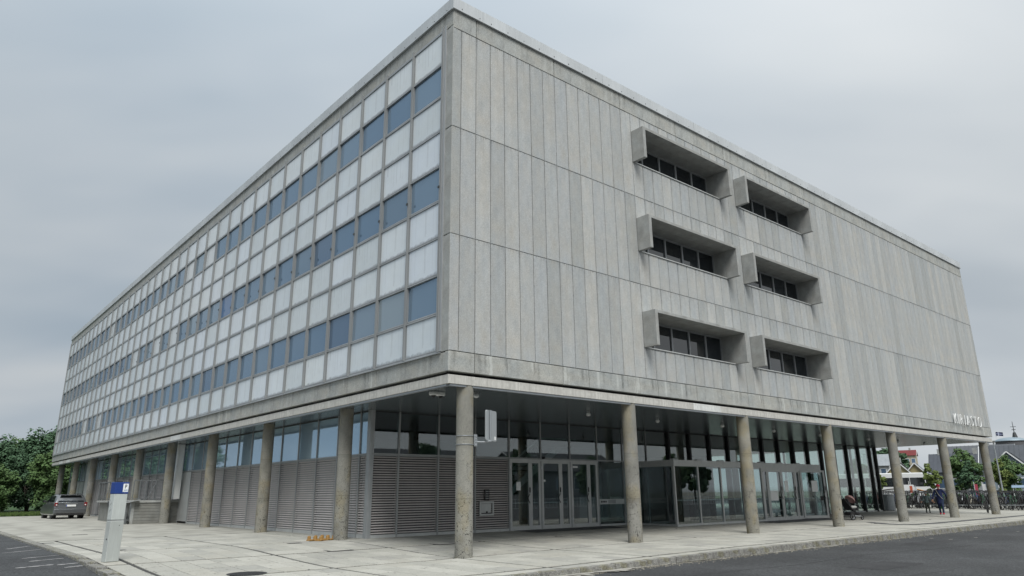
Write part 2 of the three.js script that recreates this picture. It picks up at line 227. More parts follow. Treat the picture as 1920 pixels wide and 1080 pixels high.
// ------------------------------------------------------------------ setting: ground, road, lawn, plaza, kerbs
struct('ground', sheet(-1500, 1500, -1500, 1500, 8, 8, () => -.35), M.ground);
{ const g = sheet(-70, 150, -46.9, 75, 260, 260, roadY), p = g.attributes.position, c = new Float32Array(p.count * 3); for (let i = 0; i < p.count; i++) { const x = p.getX(i), z = p.getZ(i), v = .78 + .42 * fbm3(x * .35, z * .9, 3.3, 4) + .22 * (noise3(x * 1.1, z * 2.4, 8.8) - .5), w = .03 * (noise3(x * .2, z * .3, 1.7) - .5); c.set([v + w, v, v - w], 3 * i); } g.setAttribute('color', new THREE.BufferAttribute(c, 3)); M.asph.vertexColors = true; struct('road', g, M.asph); }
const KX = -6.12, KZ = 3.28;       // outer kerb lines
{
  const pl = group('plaza'); pl.userData.kind = 'structure';
  // bed that shows in the joints
  mesh('joint_bed', [sheet(KX + .1, 36, -6.2, KZ - .1, 90, 24, gy, -.016), sheet(KX + .1, 1.5, -47, -6.2, 12, 60, gy, -.016)], M.joint, pl);
  const R = rng(7), tiles = [];
  // dark lines on a 3 m grid, slabs of 0.5 x 0.75 m between them
  const xs = []; for (let k = -3; k < 9; k++) { const x0 = .52 + 3.03 * k; for (let i = 0; i < 6; i++) xs.push([x0 + i * .505 + (i === 0 ? .05 : .009), x0 + (i + 1) * .505 - (i === 5 ? .05 : .009)]); }
  const zs = []; for (let k = -8; k < 3; k++) { const z0 = -.28 + 1.5 * k - 1.5 * 0; for (let i = 0; i < 2; i++) zs.push([z0 + i * .75 + (i === 0 ? (k & 1 ? .02 : .085) : .009), z0 + (i + 1) * .75 - (i === 1 ? (k & 1 ? .085 : .02) : .009)]); }
  for (const [a, b] of xs) for (const [c, d] of zs) {
    const x0 = Math.max(a, KX + .12), x1 = b, z0 = c, z1 = Math.min(d, KZ - .17); if (x1 - x0 < .05 || z1 - z0 < .05) continue;
    if (x0 > 1.2 && z1 < -5.95) continue; if (x0 > 13.4 && z1 < -3.95) continue;
    tiles.push([x0, x1, z0, z1]);
  }
  const cam = camera.position; tiles.sort((p, q) => Math.hypot(p[0] - cam.x, p[2] - cam.z) - Math.hypot(q[0] - cam.x, q[2] - cam.z));
  // only slabs in view of the photograph's frame come first
  const fx = Math.sin(.7042), fz = -Math.cos(.7042);
  const inView = t => { const dx = t[0] - cam.x, dz = t[2] - cam.z, f = dx * fx + dz * fz, s = dx * -fz + dz * fx; return f > 0 && Math.abs(s / f) < .80 && f > 9.7; };
  tiles.sort((p, q) => (inView(q) ? 1 : 0) - (inView(p) ? 1 : 0));
  function tileGeo([x0, x1, z0, z1]) {
    const ox = R() * 9, oz = R() * 9, dy = (R() - .5) * .004, c = .005, P = [], UV = [];
    const pt = (x, z, o) => [x, gy(x, z) + dy + o, z], q = (...v) => { for (const i of [0, 1, 2, 0, 2, 3]) { P.push(...v[i]); UV.push(v[i][0] + ox, v[i][2] + oz); } };
    const T = [[x0 + c, z1 - c], [x1 - c, z1 - c], [x1 - c, z0 + c], [x0 + c, z0 + c]].map(a => pt(...a, 0)), S = [[x0, z1], [x1, z1], [x1, z0], [x0, z0]].map(a => pt(...a, -c)), B = [[x0, z1], [x1, z1], [x1, z0], [x0, z0]].map(a => pt(...a, -.04));
    q(...T); for (let i = 0; i < 4; i++) { const j = (i + 1) % 4; q(S[i], S[j], T[j], T[i]); q(B[i], B[j], S[j], S[i]); }
    const g = new THREE.BufferGeometry(); g.setAttribute('position', new THREE.BufferAttribute(new Float32Array(P), 3)); g.setAttribute('uv', new THREE.BufferAttribute(new Float32Array(UV), 2)); g.computeVertexNormals(); return g;
  }
  const rest = M.slab.map(() => []);
  tiles.forEach((t, i) => { const k = Math.floor(R() * M.slab.length); if (i < 296) mesh('paving_slab', tileGeo(t), M.slab[k], pl); else rest[k].push(tileGeo(t)); });
  rest.forEach((l, k) => { if (l.length) stuff(mesh('far_paving_slabs', l, M.slab[k], pl)); });
  // paving beyond, too far off to tell the slabs apart
  mesh('far_paving', [sheet(27.7, 62, -6.6, KZ - .17, 40, 20, gy), sheet(36.3, 62, -30, -6.6, 10, 10, gy), sheet(KX + .1, 1.45, -47.3, -12.27, 12, 40, gy), sheet(13.3, 27.9, -6.6, -3.95, 8, 4, gy, -.003), sheet(1.2, 13.4, -6.5, -5.9, 8, 2, gy, -.003)], M.farSlab, pl);
  const strip = []; { const a = [[22.6, -1.0], [21.4, .2], [21.2, .9], [21.7, 1.45], [23, 1.62], [30, 1.66], [46, 1.6]], b = [[46, 1.2], [30, 1.24], [23.4, 1.22], [22.3, 1.1], [21.9, .7], [22.1, .2], [23.0, -.9]]; strip.push(patch([...a, ...b], gy, .006)); }
  mesh('dark_strip', strip, M.darkStrip, pl);
  mesh('entrance_mat', [patch([[7.0, -4.75], [11.6, -4.75], [11.6, -5.96], [7.0, -5.96]], gy, .008), patch([[18.9, -2.9], [24.6, -2.9], [24.6, -3.93], [18.9, -3.93]], gy, .008)], M.black.clone(), pl).material.color.setRGB(.05, .052, .055);

  const kb = group('kerb'); kb.userData.kind = 'structure';
  const kr = rng(19);
  function stone(x0, x1, z0, z1) { const g = new RoundedBoxGeometry(x1 - x0, .32, z1 - z0, 2, .022); g.translate(0, -.16, 0); const y = gy((x0 + x1) / 2, (z0 + z1) / 2) + .003 + (kr() - .5) * .008; g.translate((x0 + x1) / 2, y, (z0 + z1) / 2); const m = mesh('kerb_stone', metric(g, kr() * 5, kr() * 5), M.kerb[Math.floor(kr() * 3)], kb); return m; }
  for (let x = KX; x < 46; x += 1.0) stone(x + .006, x + .994, KZ - .16, KZ + (kr() - .5) * .012);
  for (let z = KZ - 1.16; z > -46.6; z -= 1.0) stone(KX - .12, KX + .1, z + .006, z + .994);
}
{ // worn paint lines beside the left kerb, sand and grit washed against the front kerb
  const r = rng(33), ls = [[-6.98, -10.09, -6.33, -11.06], [-7.22, -8.47, -6.28, -9.3], [-7.07, -6.26, -6.28, -6.73], [-7.04, -5.37, -6.35, -5.7], [-7.4, -4.3, -6.71, -4.52], [-6.67, -4.41, -6.27, -4.54], [-6.61, -3.92, -6.26, -4.07]];
  const gs = []; for (const [x0, z0, x1, z1] of ls) { const n = 14, a = [], b = [], L = Math.hypot(x1 - x0, z1 - z0), nx = -(z1 - z0) / L, nz = (x1 - x0) / L; for (let i = 0; i <= n; i++) { const t = i / n, w = .05 * (.55 + .9 * r()) * (i === 0 || i === n ? .3 : 1); a.push([lerp(x0, x1, t) + nx * w, lerp(z0, z1, t) + nz * w]); b.unshift([lerp(x0, x1, t) - nx * w * .8, lerp(z0, z1, t) - nz * w * .8]); } gs.push(patch([...a, ...b], roadY, .006)); }
  struct('painted_markings', gs, M.paint);
  const sg = []; for (let i = 0; i < 34; i++) { const cx = -3 + 17 * r(), w = .3 + 1.3 * r(), d = .04 + .22 * r() * r() * (cx < 4 ? 2.0 : .8), a = [], n = 18; for (let k = 0; k <= n; k++) a.push([cx - w / 2 + w * k / n, KZ + .0 + d * Math.sin(Math.PI * k / n) * (.5 + .7 * r())]); a.push([cx + w / 2, KZ - .05], [cx - w / 2, KZ - .05]); sg.push(patch(a, roadY, .005 + .0006 * i)); }
  for (let i = 0; i < 5; i++) { const cx = 13 + 9 * r(), cz = KZ + .5 + 1.2 * r(), a = []; for (let k = 0; k < 14; k++) { const t = k / 14 * 6.283; a.push([cx + Math.cos(t) * .12 * (.6 + .6 * r()), cz + Math.sin(t) * .05 * (.6 + .6 * r())]); } sg.push(patch(a, roadY, .006)); }
  stuff(struct('sand_patches', sg, M.sand));
  const cr = []; const crack = (pts, w) => { for (let i = 0; i < pts.length - 1; i++) { const n = 10, a = [], b = []; const [x0, z0] = pts[i], [x1, z1] = pts[i + 1], L = Math.hypot(x1 - x0, z1 - z0), nx = -(z1 - z0) / L, nz = (x1 - x0) / L; for (let k = 0; k <= n; k++) { const t = k / n, o = (k && k < n ? (r() - .5) * .06 : 0), ww = w * (.4 + .9 * r()); a.push([lerp(x0, x1, t) + nx * (o + ww), lerp(z0, z1, t) + nz * (o + ww)]); b.unshift([lerp(x0, x1, t) + nx * (o - ww), lerp(z0, z1, t) + nz * (o - ww)]); } cr.push(patch([...a, ...b], roadY, .0035)); } };
  crack([[2.2, 4.9], [5.5, 5.3], [8.6, 5.2], [13, 5.9], [18, 5.7]], .014); crack([[8.6, 5.2], [9.6, 6.6], [9.9, 8.2]], .011); crack([[20, 4.6], [26, 5.0], [33, 4.7]], .02); crack([[-7.9, -9], [-8.1, -5.2], [-7.8, -1.5]], .012); crack([[1.0, 7.2], [6.5, 7.9]], .012);
  stuff(struct('asphalt_cracks', cr, std(C(.03, .03, .031), .8)));
  const pp = []; for (const [cx, cz, w, d] of [[14.2, 4.7, 2.6, .7], [24, 6.2, 5, 1.1], [6.4, 6.6, 1.8, .8]]) { const a = []; for (const [ux, uz] of [[-1, 1], [-.3, 1], [.4, 1], [1, 1], [1, 0], [1, -1], [.3, -1], [-.4, -1], [-1, -1], [-1, 0]]) a.push([cx + ux * w / 2 + (r() - .5) * .1, cz + uz * d / 2 + (r() - .5) * .08]); pp.push(patch(a, roadY, .003)); } struct('asphalt_repair', pp, std(C(.06, .062, .064), .95, { map: rep(asphTex, .7, .7) }));
  const gp = new THREE.IcosahedronGeometry(.012, 0), NG = 2600, gi = new THREE.InstancedMesh(gp, M.sand, NG), mm = new THREE.Matrix4(), gc = new THREE.Color(); for (let i = 0; i < NG; i++) { const x = -4 + 28 * r() * r() + 2 * r(), z = KZ + .02 + .55 * r() * r() * r(), k = .4 + 1.1 * r(); mm.makeScale(k, k * .7, k * (.7 + .6 * r())); mm.setPosition(x, roadY(x, z) + .004, z); gi.setMatrixAt(i, mm); const v = .45 + .7 * r(); gc.setRGB(v, v * .97, v * .9); gi.setColorAt(i, gc); } gi.name = 'kerb_grit'; gi.castShadow = gi.receiveShadow = true; gi.userData = { kind: 'stuff', label: 'loose grit and sand lying along the front kerb', category: 'grit' }; scene.add(gi);
  const sp = new THREE.CircleGeometry(.02, 7).rotateX(-Math.PI / 2), NS = 420, si = new THREE.InstancedMesh(sp, std(C(.16, .155, .14), .9), NS); for (let i = 0; i < NS; i++) { const x = KX + .4 + 20 * r() * r(), z = KZ - .4 - 6 * r(), k = .4 + .9 * r(); mm.makeScale(k, 1, k * (.6 + .5 * r())); mm.setPosition(x, gy(x, z) + .0045, z); si.setMatrixAt(i, mm); } si.name = 'gum_spots'; si.receiveShadow = true; si.userData = { kind: 'stuff', label: 'flattened dark gum spots scattered on the pale paving', category: 'stains' }; scene.add(si);
}
{ // lawn beyond the paved yard
  struct('lawn', [sheet(-80, 1.0, -60, -47.2, 20, 10, (x, z) => roadY(x, z) + .06 + .5 * sstep(-48, -75, z) * 0), sheet(-160, 160, -220, -60, 20, 20, (x, z) => roadY(x, z) + .06)], M.grass);
  struct('kerb_strip', box(-60, .9, .0, .225, -47.35, -47.15), M.kerb[1]);
  struct('footpath', patch([[-80, -66], [4, -64.5], [4, -62.6], [-80, -64]], roadY, .08), M.farSlab);
  const bl = new THREE.PlaneGeometry(.02, .11); bl.translate(0, .055, 0); const b2 = bl.clone().rotateY(1.2), b3 = bl.clone().rotateY(2.4).rotateX(.3); const bg = merge([bl, b2, b3]);
  const N = 9000, im = new THREE.InstancedMesh(bg, M.blade, N), m = new THREE.Matrix4(), r = rng(51), q = new THREE.Quaternion(), c = new THREE.Color(); for (let i = 0; i < N; i++) { const x = -12 + 12.6 * r(), z = -47.5 - 15 * r() * r(); q.setFromEuler(new THREE.Euler(0, r() * 6.3, 0)); const s = .6 + .9 * r(); m.compose(V(x, roadY(x, z) + .06, z), q, V(s * 1.6, s, s * 1.6)); im.setMatrixAt(i, m); const k = .6 + .7 * r(); c.setRGB(k * (.9 + .3 * r()), k, k * .8); im.setColorAt(i, c); } im.name = 'grass'; im.castShadow = im.receiveShadow = true; im.userData = { kind: 'stuff', label: 'mown green grass on the lawn behind the parked car', category: 'grass' }; scene.add(im);
}

// ------------------------------------------------------------------ the library building
const XE = 37.59, ZE = 55.4, H0 = 13.651, H1 = 10.658, H2 = 7.662, H3 = 4.69, H4 = 4.19, F1 = 4.122, F2 = 3.908, PB = 14.23, PT = 14.58, SOF = 3.93, A0 = .29;
const EZ = -6.08, LX = 1.43, GXE = 36.3, GT = 2.58;    // entrance wall plane, left wall plane, right end of the glass hall, top of the louvres
const lib = thing('library_building', 'long grey concrete library raised on round columns, glazed grid on its long side', 'building');
{ // ---- closed core behind the facades
  mesh('core', [box(.25, XE - .15, SOF + .12, PT - .2, -ZE + .2, -.64)], M.con, lib);
  mesh('roof', [box(.02, XE - .02, PT - .16, PT - .02, -ZE + .02, -.02)], M.parapet, lib);
  mesh('rear_wall', [box(XE - .15, XE, H4, PB, -ZE, -.16), box(.25, XE - .15, H4, PB, -ZE, -ZE + .2)], M.con, lib);
}
{ // ---- entrance front: three tiers of narrow concrete panels
  const R = rng(101), J = .02, cache = new Map();
  const geo = (w, h, v) => { const k = w.toFixed(3) + h.toFixed(3) + (v & 1); if (!cache.has(k)) { const g = panelGeo(w, h, .15, .011, 0, 0, true), uv = g.attributes.uv, fv = Math.min(1, h / 3), fu = Math.min(1, w / .5); for (let i = 0; i < uv.count; i++) { let a = uv.getX(i), b = uv.getY(i); if (v & 1) a = 1 - a; uv.setXY(i, a * fu, 1 - fv + b * fv); } cache.set(k, g); } return cache.get(k); };
  const put = (x0, x1, y0, y1, name = 'concrete_panel') => { const w = x1 - x0 - J, h = y1 - y0 - .009; const m = mesh(name, geo(w, h, R() * 2 | 0), M.panel[Math.floor(R() * M.panel.length)], lib); m.position.set((x0 + x1) / 2, (y0 + y1) / 2, (R() - .5) * .005); return m; };
  const rows = [[H1, H0, 11.875], [H2, H1, 8.767], [H3, H2, 5.65]];
  for (const [y0, y1, yb] of rows) for (let j = -1; j < 75; j++) {
    const x0 = j < 0 ? 0 : A0 + .5 * j, x1 = j < 0 ? A0 : Math.min(XE, A0 + .5 * (j + 1)); if (x1 - x0 < .1) continue;
    if ((j >= 14 && j < 24) || (j >= 26 && j < 36)) { put(x0, x1, y0, yb); put(x0, x1, yb + 1.11, y1); } else put(x0, x1, y0, y1);
  }
  // dark sealing behind the joints, cut around the windows
  const bk = []; for (const [y0, y1, yb] of rows) { const s = (a, b, c, d) => bk.push(box(a, b, c, d, -.19, -.14)); s(.03, A0 + 7, y0, y1); s(A0 + 12, A0 + 13, y0, y1); s(A0 + 18, XE - .02, y0, y1); for (const o of [7, 13]) { s(A0 + o, A0 + o + 5, y0, yb - .02); s(A0 + o, A0 + o + 5, yb + 1.13, y1); } } bk.push(box(.03, XE - .02, H4 + .02, H3, -.19, -.14), box(.03, XE - .02, H0, PB, -.19, -.14));
  mesh('joint_sealant', bk, M.seal, lib);
  // lower band and frieze of long panels
  const xs = [0, .79]; while (xs[xs.length - 1] < XE - 3.2) xs.push(xs[xs.length - 1] + 3.0); xs.push(XE);
  for (let i = 0; i < xs.length - 1; i++) for (const [y0, y1, n] of [[H4, H3, 'band_panel'], [H0, PB, 'frieze_panel']]) { const w = xs[i + 1] - xs[i] - J; const g = panelGeo(w, y1 - y0 - J, .15, .009, 0, 0, true), uv = g.attributes.uv, o = R() * .5; for (let k = 0; k < uv.count; k++) uv.setX(k, o + uv.getX(k) * w / 3); const m = mesh(n, g, n === 'frieze_panel' ? M.band[2] : M.band[Math.floor(R() * 3)], lib); m.position.set((xs[i] + xs[i + 1]) / 2, (y0 + y1) / 2, (R() - .5) * .004); }
  // the same on the long side (faces -x)
  const zs = [0, 3.39]; while (zs[zs.length - 1] < ZE - 3.3) zs.push(zs[zs.length - 1] + 3.037); zs.push(ZE);
  for (let i = 0; i < zs.length - 1; i++) for (const [y0, y1, n] of [[H4, H3 - .02, 'band_panel'], [H0 + .09, PB, 'frieze_panel']]) { const w = zs[i + 1] - zs[i] - J; const g = panelGeo(w, y1 - y0 - J, .15, .009, 0, 0, true), uv = g.attributes.uv, o = R() * .5; for (let k = 0; k < uv.count; k++) uv.setX(k, o + uv.getX(k) * w / 3); const m = mesh(n, g, n === 'frieze_panel' ? M.band[2] : M.band[1 + Math.floor(R() * 2)], lib); m.rotation.y = -Math.PI / 2; m.position.set(0, (y0 + y1) / 2, -(zs[i] + zs[i + 1]) / 2); }
  // corner returns beside the glazed grid
  for (const [y0, y1] of [[H1, H0 + .08], [H2, H1], [H3 - .01, H2]]) for (const [z0, z1] of [[-.31, -.01], [-ZE + .005, -ZE + .2]]) { const g = panelGeo(z1 - z0, y1 - y0 - J, .15, .009); const m = mesh('corner_panel', g, M.con, lib); m.rotation.y = -Math.PI / 2; m.position.set(0, (y0 + y1) / 2, (z0 + z1) / 2); }
}
{ // ---- parapet sheets, fascia, soffit
  const R = rng(77), scr = [];
  for (let x = -.05, i = 0; x < XE; i++) { const w = i === 0 ? 1.03 : 2.48, x1 = Math.min(XE + .05, x + w); const m = mesh('parapet_sheet', [box(x + .003, x1 - .003, PB + .005, PT, .0, .05 + (i % 2) * .003), box(x + .003, x1 - .003, PB - .012, PB + .005, .0, .064)], M.parapet, lib); for (let s = x + .3; s < x1; s += .62) scr.push(cyl(V(s, PB + .07 + .03 * R(), .05), V(s, PB + .07, .06), .013, .013, 6)); x = x1; }
  for (let z = .0, i = 0; z < ZE; i++) { const w = i === 0 ? .97 : 2.45, z1 = Math.min(ZE + .05, z + w); mesh('parapet_sheet', [box(-.05 - (i % 2) * .003, 0, PB + .005, PT, -z1 + .003, -z - .003), box(-.064, 0, PB - .012, PB + .005, -z1 + .003, -z - .003)], M.parapet, lib); for (let s = z + .25; s < z1; s += .62) scr.push(cyl(V(-.06, PB + .07, -s), V(-.05, PB + .07, -s), .013, .013, 6)); z = z1; }
  stuff(mesh('parapet_screws', scr, M.screw, lib));
  mesh('edge_beam', [box(.3, XE - .3, F2 + .1, H4 - .003, -.5, -.34), box(.34, .5, F2 + .1, H4 - .003, -ZE + .3, -.5)], M.con, lib);
  for (let x = .03, i = 0; x < XE - .1; i++) { const w = i === 0 ? .70 : 1.48, x1 = Math.min(XE - .04, x + w); const g = panelGeo(x1 - x - .006, F1 - F2, .06, .004, 0, 0, true); const m = mesh('fascia_panel', g, i === 7 ? M.fasciaNew : M.fascia[i % 2], lib); m.position.set((x + x1) / 2, (F1 + F2) / 2, -.035); x = x1; }
  for (let z = .09, i = 0; z < ZE - .1; i++) { const w = i === 0 ? .2 : 1.48, z1 = Math.min(ZE - .04, z + w); const g = panelGeo(z1 - z - .006, F1 - F2, .06, .004, 0, 0, true); const m = mesh('fascia_panel', g, [15, 33, 35].includes(i) ? M.fasciaNew : M.fascia[(i * 7) % 2], lib); m.rotation.y = -Math.PI / 2; m.position.set(.035, (F1 + F2) / 2, -(z + z1) / 2); z = z1; }
  mesh('soffit_edge', [box(.12, XE - .05, F2 - .045, F2 - .004, -.17, -.07), box(.07, .17, F2 - .045, F2 - .004, -ZE + .1, -.172)], M.edge, lib);
  // glossy linear soffit boards running along the front
  const boards = [], R2 = rng(5); for (let z = -.2; z > -6.1; z -= .2) boards.push(box(.2, XE - .2, SOF - .006 + (R2() - .5) * .0015, SOF + .02, z - .194, z - .0)); for (let x = .2; x < 1.5; x += .2) boards.push(box(x, x + .194, SOF - .006, SOF + .02, -ZE + .2, -6.2)); for (let x = 36.4; x < 37.3; x += .2) boards.push(box(x, x + .194, SOF - .006, SOF + .02, -30, -6.2));
  stuff(mesh('soffit_boards', boards, M.soffit, lib));
  mesh('soffit', [box(.2, XE - .2, SOF + .022, SOF + .12, -ZE + .2, -.2)], M.ceilIn, lib);
}
{ // ---- six hooded strip windows
  const R = rng(9), t = .13;
  for (const X0 of [A0 + 7, A0 + 13]) for (const yb of [11.875, 8.767, 5.65]) {
    const b = group('hooded_window', lib), X1 = X0 + 5, yt = yb + 1.11; b.position.set(X0, yb, 0);
    const h = 1.11;
    const cap = extr([[0, 0], [t, 0], [t, h - .1], [5 - t, h - .1], [5, 0], [5, h], [0, h]].slice(0, 4).concat([[5 - t, 0], [5, 0], [5, h], [0, h]]), .5, .006, 1); cap.translate(0, 0, .001);
    mesh('hood', metric(cap, R() * 4, R() * 4), M.hood, b);
    mesh('reveal', [box(.004, t, .005, h - .1, -.56, -.0), box(5 - t, 4.996, .005, h - .1, -.56, -.0), box(.004, 4.996, h - .098, h - .004, -.56, -.0), box(t, 5 - t, -.02, .03, -.56, -.02)], M.hood, b);
    mesh('sill', box(.02, 4.98, -.012, .018, -.02, .03), M.frameLt, b);
    const n = 5, w = (5 - 2 * t) / n; for (let i = 0; i < n; i++) mesh('pane', box(t + i * w + .02, t + (i + 1) * w - .02, .03, h - .1, -.52, -.5), M.paneDk[(i + (yb | 0)) % 2], b);
    for (let i = 0; i <= n; i++) mesh('mullion', box(Math.max(t, t + i * w - .032), Math.min(5 - t, t + i * w + .032), .031, h - .1, -.515, -.455), M.rail, b);
    mesh('head_rail', box(t, 5 - t, h - .15, h - .1, -.51, -.46), M.rail, b);
  }
}
{ // ---- glazed grid of the long side
  const R = rng(303), ys = [13.77, 12.75, 11.75, 10.717, 9.69, 8.69, 7.69, 6.69, 5.675, 4.73], z0 = .434, mw = 1.5186, NB = 36;
  const kinds = [0, 1, 0, 0, 1, 0, 0, 1, 0], pg = {}, wg = {};
  for (let k = 0; k < NB; k++) for (let r = 0; r < 9; r++) {
    const yt = ys[r] - .042, y0 = ys[r + 1] + .042, za = z0 + k * mw, zb = za + mw, h = yt - y0;
    if (kinds[r]) { const kk = r; wg[kk] ??= panelGeo(mw - .082, h, .02, .002); let mat = M.pane[Math.floor(R() * R() * 6)]; const u = R(); if (k > 6 && u < .07) mat = M.blind; if (k === 10 && r === 4) mat = M.paneBlue; const m = mesh('window_pane', wg[kk], mat, lib); m.rotation.set((R() - .5) * .022, -Math.PI / 2 + (R() - .5) * .03, 0, 'YXZ'); m.position.set(.035, (yt + y0) / 2, -(za + zb) / 2); }
    else { pg[r] ??= panelGeo(mw - .082, h, .03, .003, 0, 0, true); const m = mesh('spandrel_panel', pg[r], M.span[Math.floor(R() * M.span.length)], lib); m.rotation.set((R() - .5) * .01, -Math.PI / 2 + (R() - .5) * .012, 0, 'YXZ'); m.position.set(.016, (yt + y0) / 2, -(za + zb) / 2); }
  }
  for (let k = 0; k <= NB; k++) { const z = -(z0 + k * mw); mesh('mullion', [box(-.068, .0, 4.70, 13.86, z - .018, z + .018), box(.0, .09, 4.70, 13.82, z - .04, z + .04)], M.fin, lib); }
  for (const [i, y] of ys.entries()) { mesh('transom', [box(-.014, .08, y - .04, y - .008, -(z0 + NB * mw), -z0), box(-.006, .08, y + .008, y + .04, -(z0 + NB * mw), -z0), box(.006, .08, y - .01, y + .01, -(z0 + NB * mw), -z0)], M.rail, lib); }
  mesh('sill', [box(-.06, .05, 4.655, 4.675, -(z0 + NB * mw) - .1, -z0 + .12)], M.rail, lib);
  mesh('corner_post', [box(-.03, .05, 4.70, 13.86, -.43 + .06, -.30), box(-.05, .0, 4.70, 13.8, -.405, -.385)], M.rail, lib);
  const pipe = []; for (let k = 0; k < NB; k += 1) { const z = -(z0 + k * mw); pipe.push(box(-.1, -.084, 9.0 + .25 * Math.sin(k * 3.1), 9.06 + .25 * Math.sin(k * 3.1), z - .035, z + .035)); } stuff(mesh('fin_clips', pipe, M.frameDk, lib));
  mesh('grid_backing', box(.1, .2, H3, H0 + .1, -ZE + .05, -.3), M.slatBack, lib);
}
{ // ---- columns
  const R = rng(44); const at = (x, z) => { const y0 = gy(x, z) - .02, g = new THREE.CylinderGeometry(.204, .208, SOF + .02 - y0, 40, 1); g.translate(0, (SOF + .02 - y0) / 2, 0); g.rotateY(R() * 6.28); const m = mesh('column', g, M.col[Math.floor(R() * 3)], lib); m.position.set(x, y0, z); };
  for (let k = 0; k < 7; k++) at(.683 + 5.99 * k, -.25); for (let k = 1; k < 10; k++) at(.683, -.25 - 6.04 * k);
}
